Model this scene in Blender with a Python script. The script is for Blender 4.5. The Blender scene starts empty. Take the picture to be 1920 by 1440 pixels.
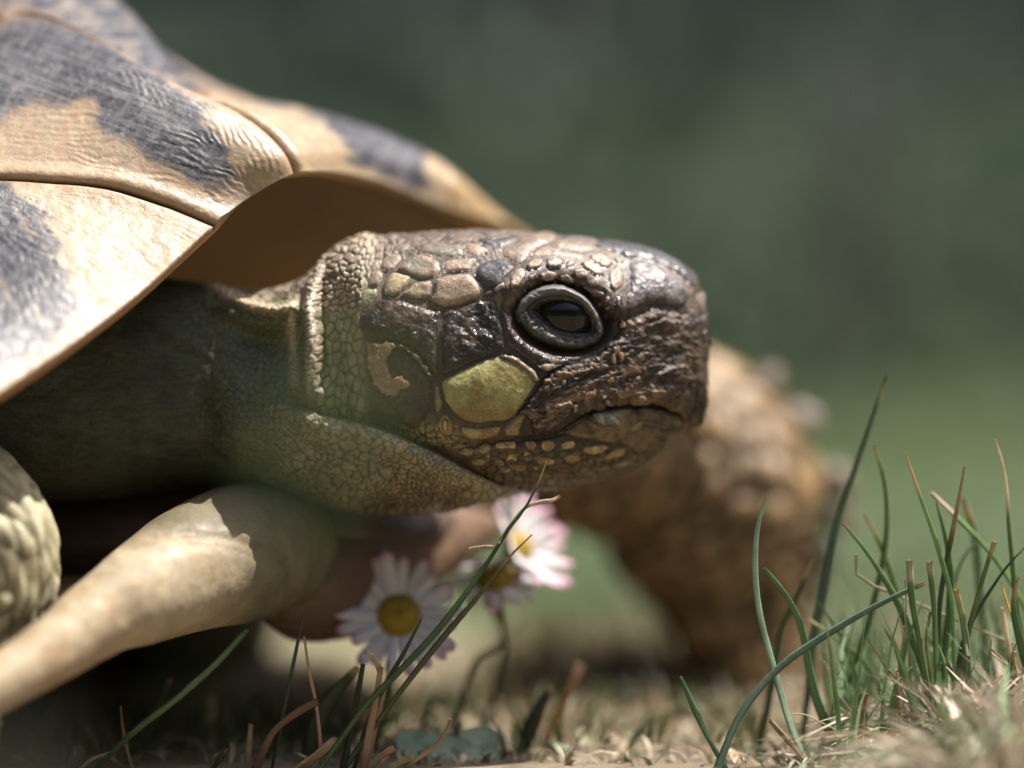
import bpy, math, random
import numpy as np
from mathutils import Vector
from mathutils.geometry import delaunay_2d_cdt

random.seed(7)
R_ = np.random.RandomState(7)
sc = bpy.context.scene
col = sc.collection

# ---------------------------------------------------------------- camera, light, exposure
S = 5.5e-5            # metres in one unit; a unit is a 1/1920 of the frame width at the focus distance
D = 5455.0            # focus distance in units (0.30 m)
G = 722.0             # camera height above the ground in units
cam = bpy.data.cameras.new('camera')
cam.sensor_width = 36.0
cam.lens = 36.0 * D / 1920.0
cam.clip_start = 0.005
cam.clip_end = 400.0
cam.dof.use_dof = True
cam.dof.focus_distance = (D - 28) * S
cam.dof.aperture_fstop = (cam.lens / 1000.0) / (310.0 * S)
cam_o = bpy.data.objects.new('camera', cam)
cam_o.location = (0, -D * S, G * S)
cam_o.rotation_euler = (math.pi / 2, 0, 0)
col.objects.link(cam_o)
sc.camera = cam_o

SUN = Vector((0.42, 0.02, 0.90)).normalized()
w = bpy.data.worlds.new('World')
sc.world = w
w.use_nodes = True
nt = w.node_tree
bg = nt.nodes['Background']
sky = nt.nodes.new('ShaderNodeTexSky')
sky.sky_type = 'NISHITA'
sky.sun_disc = False
sky.dust_density = 4.0
sky.air_density = 1.0
sky.ozone_density = .6
sky.sun_elevation = math.asin(SUN.z)
sky.sun_rotation = math.atan2(SUN.x, SUN.y)
nt.links.new(sky.outputs[0], bg.inputs[0])
bg.inputs[1].default_value = 0.095
sl = bpy.data.lights.new('sun', 'SUN')
sl.energy = 5.0
sl.angle = math.radians(0.5)
sl.color = (1.0, 0.955, 0.89)
so = bpy.data.objects.new('sun', sl)
so.rotation_euler = SUN.to_track_quat('Z', 'Y').to_euler()
col.objects.link(so)
sc.view_settings.view_transform = 'Standard'
sc.view_settings.look = 'None'
sc.view_settings.exposure = 0.98
sc.view_settings.gamma = 1.0
sc.view_settings.use_curve_mapping = False
sc.render.engine = 'CYCLES'
sc.cycles.use_denoising = True
sc.cycles.max_bounces = 8

# ---------------------------------------------------------------- numeric helpers
def P3(px, py, y):
    """a point of the place seen at pixel (px, py) and standing y units behind the focus plane"""
    k = (D + y) / D
    return np.array([(px - 960.0) * k, y, (720.0 - py) * k])

def to_px(p):
    k = D / (D + p[..., 1])
    return 960.0 + p[..., 0] * k, 720.0 - p[..., 2] * k

def hsh(ix, iy, s):
    h = (ix.astype(np.int64) * 374761393 + iy.astype(np.int64) * 668265263 + s * 974711) & 0xffffffff
    h = ((h ^ (h >> 13)) * 1274126177) & 0xffffffff
    return ((h ^ (h >> 16)) & 0xffffff) / float(0xffffff)

def vnoise(x, y, s=0):
    x = np.asarray(x, float); y = np.asarray(y, float)
    ix = np.floor(x); iy = np.floor(y)
    fx = x - ix; fy = y - iy
    fx = fx * fx * (3 - 2 * fx); fy = fy * fy * (3 - 2 * fy)
    a = hsh(ix, iy, s); b = hsh(ix + 1, iy, s); c = hsh(ix, iy + 1, s); d = hsh(ix + 1, iy + 1, s)
    return (a * (1 - fx) + b * fx) * (1 - fy) + (c * (1 - fx) + d * fx) * fy

def fbm(x, y, s=0, o=4):
    t = 0; a = .5; n = 0
    for k in range(o):
        t = t + a * vnoise(x * 2 ** k, y * 2 ** k, s + 17 * k); n += a; a *= .5
    return t / n

def ridged(x, y, s=0, o=4):
    t = 0; a = .5; n = 0
    for k in range(o):
        t = t + a * (1 - np.abs(2 * vnoise(x * 2 ** k, y * 2 ** k, s + 17 * k) - 1)); n += a; a *= .5
    return t / n

def voro(x, y, s=0, jit=.85):
    """F1, F2 and a random number per cell"""
    x = np.asarray(x, float); y = np.asarray(y, float)
    ix = np.floor(x); iy = np.floor(y)
    f1 = np.full(x.shape, 9.); f2 = np.full(x.shape, 9.); cid = np.zeros(x.shape)
    for dx in (-1, 0, 1):
        for dy in (-1, 0, 1):
            cx = ix + dx; cy = iy + dy
            qx = cx + .5 + (hsh(cx, cy, s) - .5) * jit
            qy = cy + .5 + (hsh(cx, cy, s + 5) - .5) * jit
            d = np.hypot(qx - x, qy - y)
            r = hsh(cx, cy, s + 9)
            n1 = d < f1
            f2 = np.where(n1, f1, np.minimum(f2, d))
            cid = np.where(n1, r, cid)
            f1 = np.where(n1, d, f1)
    return f1, f2, cid

def sstep(a, b, x):
    t = np.clip((x - a) / (b - a), 0, 1)
    return t * t * (3 - 2 * t)

def gauss(x, s):
    return np.exp(-(x / s) ** 2)

def seg_dist(px, py, line, signed=False):
    """distance to a polyline, position 0..1 along it, and which side (+ = below/right of travel)"""
    L = np.asarray(line, float)
    best = np.full(np.shape(px), 1e9); sgn = np.zeros(np.shape(px)); tt = np.zeros(np.shape(px))
    ln = np.hypot(*(L[1:] - L[:-1]).T); cum = np.r_[0, np.cumsum(ln)]
    for i in range(len(L) - 1):
        a = L[i]; b = L[i + 1]; d = b - a; l2 = d @ d + 1e-9
        t = np.clip(((px - a[0]) * d[0] + (py - a[1]) * d[1]) / l2, 0, 1)
        ex = px - a[0] - t * d[0]; ey = py - a[1] - t * d[1]
        q = np.hypot(ex, ey)
        m = q < best
        best = np.where(m, q, best)
        sgn = np.where(m, np.sign(d[0] * ey - d[1] * ex), sgn)
        tt = np.where(m, (cum[i] + t * ln[i]) / cum[-1], tt)
    return best, sgn, tt

def inside(px, py, poly):
    c = np.zeros(np.shape(px), bool)
    n = len(poly)
    for i in range(n):
        x1, y1 = poly[i]; x2, y2 = poly[(i + 1) % n]
        m = ((y1 > py) != (y2 > py))
        xi = (x2 - x1) * (py - y1) / (y2 - y1 + 1e-12) + x1
        c ^= m & (px < xi)
    return c

def soft_in(px, py, poly, s):
    """signed soft mask of a polygon: 1 deep inside, 0 outside, over s pixels"""
    d = seg_dist(px, py, list(poly) + [poly[0]])[0]
    d = np.where(inside(px, py, poly), d, -d)
    return sstep(-s, s, d)

def mix(a, b, t):
    a = np.asarray(a, float); b = np.asarray(b, float)
    t = np.asarray(t)[..., None]
    return a * (1 - t) + b * t

def cr(pts, n):
    """centripetal-ish Catmull-Rom through pts, n samples"""
    P = np.asarray(pts, float)
    if len(P) < 3:
        t = np.linspace(0, 1, n)[:, None]
        return P[0] * (1 - t) + P[-1] * t
    L = np.r_[0, np.cumsum(np.linalg.norm(P[1:] - P[:-1], axis=1))]
    Q = np.vstack([2 * P[0] - P[1], P, 2 * P[-1] - P[-2]])
    s = np.linspace(0, L[-1], n)
    i = np.clip(np.searchsorted(L, s, 'right') - 1, 0, len(P) - 2)
    t = ((s - L[i]) / (L[i + 1] - L[i] + 1e-9))[:, None]
    h = (L[i + 1] - L[i])[:, None]
    def tan(k):
        a = Q[k + 2] - Q[k]
        la = np.linalg.norm(Q[k + 2] - Q[k + 1], axis=1) + np.linalg.norm(Q[k + 1] - Q[k], axis=1)
        return a / (la[:, None] + 1e-9)
    m0 = tan(i) * h; m1 = tan(i + 1) * h
    return ((2 * t**3 - 3 * t**2 + 1) * P[i] + (t**3 - 2 * t**2 + t) * m0 + (-2 * t**3 + 3 * t**2) * P[i + 1] + (t**3 - t**2) * m1)

# ---------------------------------------------------------------- materials
MATS = {}
def vmat(name, rough=.5, bumps=((60, .3),), var=(120, .25), sss=0.0, spec=.5, coat=0.0, rvar=.15, trans=0.0, fine=None):
    """base colour from the mesh's own colour, broken up by noise; relief from noise; sizes in units"""
    m = bpy.data.materials.new(name); m.use_nodes = True
    t = m.node_tree; N = t.nodes; L = t.links
    b = N['Principled BSDF']
    at = N.new('ShaderNodeAttribute'); at.attribute_name = 'Col'
    tc = N.new('ShaderNodeTexCoord')
    n1 = N.new('ShaderNodeTexNoise'); n1.inputs['Scale'].default_value = 1 / (var[0] * S); n1.inputs['Detail'].default_value = 5
    n1.inputs['Roughness'].default_value = .65
    L.new(tc.outputs['Object'], n1.inputs['Vector'])
    mr = N.new('ShaderNodeMapRange')
    mr.inputs[1].default_value = .25; mr.inputs[2].default_value = .75
    mr.inputs[3].default_value = 1 - var[1]; mr.inputs[4].default_value = 1 + var[1]
    L.new(n1.outputs['Fac'], mr.inputs[0])
    mx = N.new('ShaderNodeVectorMath'); mx.operation = 'SCALE'
    L.new(at.outputs['Color'], mx.inputs[0]); L.new(mr.outputs[0], mx.inputs['Scale'])
    if fine:
        n4 = N.new('ShaderNodeTexNoise'); n4.inputs['Scale'].default_value = 1 / (fine[0] * S); n4.inputs['Detail'].default_value = 3
        L.new(tc.outputs['Object'], n4.inputs['Vector'])
        m4 = N.new('ShaderNodeMapRange'); m4.inputs[1].default_value = .3; m4.inputs[2].default_value = .7
        m4.inputs[3].default_value = 1 - fine[1]; m4.inputs[4].default_value = 1 + fine[1]
        L.new(n4.outputs['Fac'], m4.inputs[0])
        mx2 = N.new('ShaderNodeVectorMath'); mx2.operation = 'SCALE'
        L.new(mx.outputs[0], mx2.inputs[0]); L.new(m4.outputs[0], mx2.inputs['Scale'])
        mx = mx2
    L.new(mx.outputs[0], b.inputs['Base Color'])
    rr = N.new('ShaderNodeMapRange')
    rr.inputs[1].default_value = .3; rr.inputs[2].default_value = .7
    rr.inputs[3].default_value = max(.04, rough - rvar); rr.inputs[4].default_value = min(1, rough + rvar)
    n2 = N.new('ShaderNodeTexNoise'); n2.inputs['Scale'].default_value = 1 / (var[0] * .35 * S); n2.inputs['Detail'].default_value = 4
    L.new(tc.outputs['Object'], n2.inputs['Vector']); L.new(n2.outputs['Fac'], rr.inputs[0])
    L.new(rr.outputs[0], b.inputs['Roughness'])
    prev = None
    for (size, st) in bumps:
        n3 = N.new('ShaderNodeTexNoise'); n3.inputs['Scale'].default_value = 1 / (size * S); n3.inputs['Detail'].default_value = 4
        n3.inputs['Roughness'].default_value = .6
        L.new(tc.outputs['Object'], n3.inputs['Vector'])
        bp = N.new('ShaderNodeBump'); bp.inputs['Strength'].default_value = 1.0
        bp.inputs['Distance'].default_value = size * st * S
        L.new(n3.outputs['Fac'], bp.inputs['Height'])
        if prev: L.new(prev.outputs[0], bp.inputs['Normal'])
        prev = bp
    if prev: L.new(prev.outputs[0], b.inputs['Normal'])
    b.inputs['Specular IOR Level'].default_value = spec
    if coat:
        b.inputs['Coat Weight'].default_value = coat; b.inputs['Coat Roughness'].default_value = .18
    if sss:
        b.inputs['Subsurface Weight'].default_value = sss
        b.inputs['Subsurface Radius'].default_value = (1.0, .5, .25)
        b.inputs['Subsurface Scale'].default_value = 12 * S
    if trans:
        tr = N.new('ShaderNodeBsdfTranslucent'); L.new(mx.outputs[0], tr.inputs['Color'])
        ms = N.new('ShaderNodeMixShader'); ms.inputs[0].default_value = trans
        L.new(b.outputs[0], ms.inputs[1]); L.new(tr.outputs[0], ms.inputs[2])
        L.new(ms.outputs[0], N['Material Output'].inputs[0])
    MATS[name] = m
    return m

M_SKIN = vmat('tortoise_skin', .50, ((9, .16), (3, .14)), (40, .28), sss=.05, spec=.45, fine=(4, .28))
M_SCALE = vmat('head_scale', .42, ((12, .18), (3.2, .2)), (18, .38), sss=.03, spec=.5, rvar=.22, fine=(3.5, .32))
M_HORN = vmat('dark_horn', .36, ((30, .26), (4, .10)), (24, .55), spec=.4, rvar=.24, fine=(4, .35))
M_BEAK = vmat('beak_horn', .46, ((14, .34), (4, .3)), (14, .5), spec=.36, rvar=.22, fine=(3, .4))
M_SHELL = vmat('shell_horn', .42, ((18, .12), (4, .12)), (50, .16), sss=.04, spec=.5, rvar=.16, fine=(5, .12))
M_LIP = vmat('belly_horn', .6, ((40, .08), (8, .06)), (70, .25), sss=.05, spec=.35, fine=(6, .1))
M_BONE = vmat('shell_seam', .7, ((20, .2),), (60, .25))
M_EYE = vmat('wet_eye', .07, ((24, .012), (9, .008)), (60, .1), spec=.38, rvar=.02)
M_LID = vmat('eyelid_skin', .5, ((7, .16), (2.5, .1)), (22, .25), spec=.5)
M_GRASS = vmat('grass_leaf', .42, ((8, .1),), (30, .22), spec=.5, trans=.35)
M_DRY = vmat('dry_straw', .6, ((6, .2),), (30, .25), spec=.3, trans=.15)
M_PETAL = vmat('petal', .6, ((10, .08),), (50, .06), spec=.3, trans=.35)
M_DISC = vmat('daisy_disc', .7, ((5, .4),), (12, .3))
M_SOIL = vmat('soil', .95, ((120, .25), (20, .3)), (300, .4), spec=.1)
M_LEAF = vmat('hedge_leaf', .6, (), (3000, .3), spec=.25, trans=.5)
M_BARK = vmat('bark', .85, ((300, .3),), (900, .3), spec=.2)

# ---------------------------------------------------------------- mesh helpers
HC = G * S
def mk(name, V, F, colr, mat, parent=None, smooth=True, label=None, kind=None):
    """one mesh object from vertices in units; F an (n,4)/(n,3) array or a list of faces"""
    V = np.asarray(V, float)
    org = np.array(ORG.get(parent.name, (0, 0, 0)) if parent else (0, 0, 0), float)
    W = V * S + np.array([0, 0, HC])
    o_loc = W.mean(0) if parent is None else org
    me = bpy.data.meshes.new(name)
    me.from_pydata((W - o_loc).tolist(), [], F.tolist() if isinstance(F, np.ndarray) else F)
    c = np.ones((len(V), 4)); c[:, :3] = np.clip(colr, 0, 1)
    a = me.color_attributes.new('Col', 'FLOAT_COLOR', 'POINT')
    a.data.foreach_set('color', c.ravel())
    if smooth: me.polygons.foreach_set('use_smooth', np.ones(len(me.polygons), bool))
    me.materials.append(mat)
    me.update()
    o = bpy.data.objects.new(name, me)
    col.objects.link(o)
    ORG[o.name] = o_loc
    if parent is None: o.location = o_loc
    else: o.parent = parent
    if label: o['label'] = label
    if kind: o['kind'] = kind
    return o

ORG = {}
def empty(name, p, label, cat, group=None):
    o = bpy.data.objects.new(name, None)
    o.empty_display_size = .01
    loc = np.asarray(p, float) * S + np.array([0, 0, HC])
    o.location = loc
    ORG_set(o, loc)
    tag(o, label, cat, group)
    col.objects.link(o)
    ORG[o.name] = loc
    return o
def ORG_set(o, l): ORG[o.name] = l
def tag(o, label, cat, group=None, kind=None):
    o['label'] = label; o['category'] = cat
    if group: o['group'] = group
    if kind: o['kind'] = kind
    return o

def grid_faces(nu, nv, close_v=False, off=0):
    i = np.arange(nu - 1)[:, None]; j = np.arange(nv if close_v else nv - 1)[None, :]
    j2 = (j + 1) % nv
    f = np.stack([i * nv + j, (i + 1) * nv + j, (i + 1) * nv + j2, i * nv + j2], -1)
    return f.reshape(-1, 4) + off

def tube(path, rad, nseg=24, nring=40, flat=1.0, up=(0, 0, 1)):
    """verts (nring,nseg,3) of a tube along control points with radii; plus the axis frames"""
    C = cr(path, nring); r = cr(np.c_[rad, np.zeros(len(rad))], nring)[:, 0] if len(rad) == len(path) else None
    L = np.r_[0, np.cumsum(np.linalg.norm(np.diff(np.asarray(path, float), axis=0), axis=1))]
    s = np.r_[0, np.cumsum(np.linalg.norm(np.diff(C, axis=0), axis=1))]
    r = np.interp(s / s[-1], L / L[-1], rad)
    T = np.gradient(C, axis=0); T /= np.linalg.norm(T, axis=1)[:, None] + 1e-9
    u = np.array(up, float)
    A = np.cross(T, u); A /= np.linalg.norm(A, axis=1)[:, None] + 1e-9
    B = np.cross(A, T)
    th = np.linspace(0, 2 * np.pi, nseg, endpoint=False)
    N = np.cos(th)[None, :, None] * A[:, None] + np.sin(th)[None, :, None] * B[:, None] * flat
    return C[:, None] + N * r[:, None, None], N, s, th

# ---------------------------------------------------------------- the head and neck surface
YM = 200.0
KM = (D + YM) / D
TOP = np.array([(-260, 470), (0, 500), (300, 520), (400, 532), (480, 546), (540, 536), (575, 518), (600, 496), (630, 470), (655, 450), (690, 439), (720, 446), (760, 442),
                (800, 437), (900, 432), (1000, 437), (1100, 450), (1200, 467), (1240, 480), (1275, 500), (1298, 518), (1309, 534), (1318, 554), (1324, 588), (1326, 640)], float)
BOT = np.array([(-260, 960), (0, 945), (200, 938), (350, 915), (480, 910), (560, 930), (620, 948), (700, 960), (780, 963), (850, 955), (920, 938), (1000, 922), (1100, 902),
                (1180, 880), (1230, 855), (1262, 824), (1277, 802), (1285, 787), (1290, 784), (1298, 790), (1311, 788), (1317, 740), (1323, 695), (1326, 641)], float)
WID = np.array([(-260, 250), (0, 240), (300, 210), (400, 200), (500, 205), (560, 215), (620, 225), (680, 238), (760, 246), (850, 244), (950, 232), (1050, 208),
                (1130, 178), (1200, 148), (1260, 116), (1298, 88), (1314, 62), (1322, 38), (1326, 6)], float)
U0, U1 = -260.0, 1325.6
def smooth1(tab, u):
    """a gently smoothed table look-up"""
    u = np.asarray(u, float); o = 0
    k = 9.0 * sstep(1320, 1240, u) + .3
    for d, wt in ((-1, .25), (-.5, .25), (.5, .25), (1, .25)):
        o = o + wt * np.interp(u + d * k, tab[:, 0], tab[:, 1])
    return o

FOLD = [(500, 742), (560, 758), (610, 772), (640, 779), (700, 792), (760, 813), (830, 846), (890, 880), (940, 905), (1000, 918)]
COLLAR = [(640, 462), (608, 500), (596, 540), (592, 580), (600, 625), (601, 665), (598, 700), (590, 760)]
COLLAR2 = [(562, 580), (560, 620), (563, 655), (566, 700), (580, 760)]
FLAP = [(350, 500), (395, 528), (440, 556), (490, 578), (530, 585), (562, 582)]
MOUTH = [(1290, 782), (1275, 772), (1245, 763), (1215, 758), (1185, 760), (1150, 765), (1110, 773), (1080, 790), (1055, 806), (1030, 814), (1000, 819), (940, 824), (880, 830), (840, 836)]
EYE_C = (1052, 600)

def wedge(u, v):
    """superellipse half-width at (u, v)"""
    t, b, wd = smooth1(TOP, u), smooth1(BOT, u), smooth1(WID, u)
    c = (t + b) / 2; h = np.maximum((b - t) / 2, .5)
    q = np.clip((v - c) / h, -1, 1)
    n = np.where(q < 0, 2.5, 2.25)
    return wd * np.maximum(1 - np.abs(q) ** n, 0) ** (1 / n), q

def macro(u, v):
    """large forms of the side of the head, outward, in units"""
    d = np.zeros(np.shape(u))
    # orbit and brow
    ex = (u - 1050) * .97 + (v - 600) * .24; ey = -(u - 1050) * .24 + (v - 600) * .97
    r = np.hypot(ex / 92, ey / 66)
    d = d - 26 * sstep(1.12, .80, r)
    bd = seg_dist(u, v, [(960, 545), (990, 515), (1040, 500), (1090, 510), (1130, 540), (1150, 575)])[0]
    d = d + 27 * gauss(bd, 30)
    # snout plate, temple, cheek
    d = d + 10 * gauss(np.hypot((u - 1230) / 75, (v - 545) / 40), 1)
    d = d + 14 * gauss(np.hypot((u - 905) / 95, (v - 745) / 70), 1)
    d = d - 9 * gauss(np.hypot((u - 870) / 60, (v - 590) / 30), 1)
    # mouth line; the lower jaw stands back towards the chin
    md, ms, mt = seg_dist(u, v, MOUTH)
    m_on = sstep(835, 900, u) * sstep(1330, 1290, u)
    d = d - 12 * gauss(md, 7) * m_on
    d = d - 16 * sstep(0, 40, -ms * md * -1) * np.where(ms < 0, 1, 0) * m_on * sstep(960, 1120, u)
    # the loose throat skin overlaps the jaw
    fd, fs, ft = seg_dist(u, v, FOLD)
    f_on = sstep(530, 660, u) * sstep(990, 900, u)
    below = fs > 0
    d = d + np.where(below, 30 * sstep(0, 24, fd) * np.exp(-fd / 150), -30 * np.exp(-(fd / 26) ** 2)) * f_on
    # furrow behind the ear, neck skin
    d = d - 30 * gauss((u - 648) / 1.0, 26) * sstep(500, 600, v) * sstep(800, 740, v)
    wr = np.sin((u - 600 - (v - 620) * .22 - 26 * fbm(u / 50, v / 90, 3)) / 5.2)
    d = d + 4.2 * wr * gauss(u - 655, 42) * sstep(560, 640, v) * sstep(820, 760, v)
    cd, cs, ct = seg_dist(u, v, COLLAR)
    d = d + 36 * gauss(cd, 11) * sstep(1.0, .72, ct) + 6 * gauss(cd, 30) * sstep(1, .6, ct)
    d = d - 22 * gauss(seg_dist(u, v, [(622, 500), (616, 545), (618, 600), (621, 660), (616, 720)])[0], 9)
    d = d - 20 * gauss(seg_dist(u, v, [(578, 560), (580, 620), (582, 700)])[0], 9) * sstep(670, 610, v)
    cd, cs, ct = seg_dist(u, v, COLLAR2)
    d = d + 9 * gauss(cd, 12) * sstep(.9, .4, ct)
    cd, cs, ct = seg_dist(u, v, FLAP)
    d = d + 54 * gauss(cd, 9.5) * sstep(-.05, .2, ct)
    d = d - 40 * gauss(np.hypot((u - 500) / 70, (v - 552) / 20), 1)
    d = d - 55 * sstep(15, 60, np.where(cs > 0, cd, 0)) * sstep(600, 560, u) * sstep(380, 480, u) * gauss((v - 640), 110)
    d = d - 45 * sstep(470, 380, u)
    d = d + 25 * gauss(np.hypot((u - 604) / 46, (v - 752) / 62), 1)
    # slack folds on the lower neck
    d = d + 16 * (fbm((u + .5 * v) / 110, (v - .4 * u) / 55, 6) - .5) * sstep(600, 540, u)
    return d

# arc-length tables per column, near side
NUT, NVT = 800, 420
UT = np.linspace(U0, U1, NUT)
_a = np.linspace(0, np.pi, NVT)
_ca = -np.cos(_a)
_q = np.sign(_ca) * np.abs(_ca) ** (2 / 2.4)
_tt, _bb = smooth1(TOP, UT), smooth1(BOT, UT)
VT = ((_tt + _bb) / 2)[:, None] + ((_bb - _tt) / 2)[:, None] * _q[None]
WT, _ = wedge(UT[:, None] + 0 * VT, VT)
QT = np.concatenate([np.zeros((NUT, 1)), np.cumsum(np.hypot(np.diff(VT, axis=1), np.diff(WT, axis=1)), axis=1)], 1)
QMAX = QT[:, -1]
def ucol(u): return np.clip(np.round((np.asarray(u) - U0) / (U1 - U0) * (NUT - 1)).astype(int), 0, NUT - 1)
def uv_from_uq(u, q):
    u = np.asarray(u, float); q = np.asarray(q, float)
    f = np.clip((u - U0) / (U1 - U0) * (NUT - 1), 0, NUT - 1.001)
    i = f.astype(int); fr = f - i
    out = []
    for k in (0, 1):
        ii = i + k
        v = np.empty(u.shape)
        for c in np.unique(ii):
            m = ii == c
            v[m] = np.interp(q[m], QT[c], VT[c])
        out.append(v)
    return out[0] * (1 - fr) + out[1] * fr
def q_from_uv(u, v):
    u = np.asarray(u, float); v = np.asarray(v, float); i = ucol(u); q = np.empty(u.shape)
    for c in np.unique(i):
        m = i == c
        q[m] = np.interp(v[m], VT[c], QT[c])
        t = VT[c][0]; b = VT[c][-1]
        q[m] = np.where(v[m] < t, -(t - v[m]) * 4, q[m])
        q[m] = np.where(v[m] > b, QMAX[c] + (v[m] - b) * 4, q[m])
    return q
def surf_uv(u, v, side=1.0):
    """3-D point of the head at outline coordinates (u, v), near side (side=1) or far side (-1)"""
    wd, qn = wedge(u, v)
    fade = np.maximum(1 - np.abs(qn) ** 4, 0)
    wmax = smooth1(WID, u)
    y = wd + macro(u, v) * fade * np.clip(wmax / 60, 0, 1)
    k = np.ones(np.shape(u)) * KM
    return np.stack([(u - 960) * k, YM - side * np.maximum(y, 0), (720 - v) * k], -1)
def surf_uq(u, q):
    """signed q: negative lies over the crown on the far side; beyond the largest q under the chin on the far side"""
    u = np.asarray(u, float); q = np.asarray(q, float)
    qm = np.interp(u, UT, QMAX)
    side = np.where((q < 0) | (q > qm), -1.0, 1.0)
    qq = np.where(q < 0, -q, np.where(q > qm, 2 * qm - q, q))
    return surf_uv(u, uv_from_uq(u, qq), side)
def norm_uq(u, q, e=2.0):
    a = surf_uq(np.minimum(u + e, U1), q) - surf_uq(u - e, q)
    b = surf_uq(u, q + e) - surf_uq(u, q - e)
    n = np.cross(a, b)
    n /= np.linalg.norm(n, axis=-1)[..., None] + 1e-9
    c = surf_uq(u, q) - np.stack([(u - 960) * KM, np.full(np.shape(u), YM), (720 - (np.interp(u, TOP[:, 0], TOP[:, 1]) + np.interp(u, BOT[:, 0], BOT[:, 1])) / 2) * KM], -1)
    s = np.sign(np.sum(n * c, -1)); s[s == 0] = 1
    return n * s[..., None]
def uv_from_px(px, py):
    px = np.asarray(px, float); py = np.asarray(py, float)
    u = px.copy(); v = py.copy()
    for _ in range(6):
        y = surf_uv(u, np.clip(v, np.interp(u, TOP[:, 0], TOP[:, 1]), np.interp(u, BOT[:, 0], BOT[:, 1])))[..., 1]
        f = (D + y) / (D + YM)
        u = np.minimum(960 + (px - 960) * f, U1); v = 720 + (py - 720) * f
    return u, v

# ---------------------------------------------------------------- the lawn's root places and the tortoise root
tort = empty('tortoise', P3(300, 1440, 600), 'big tortoise with brown scaly head and cream and black domed shell', 'tortoise')

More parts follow.
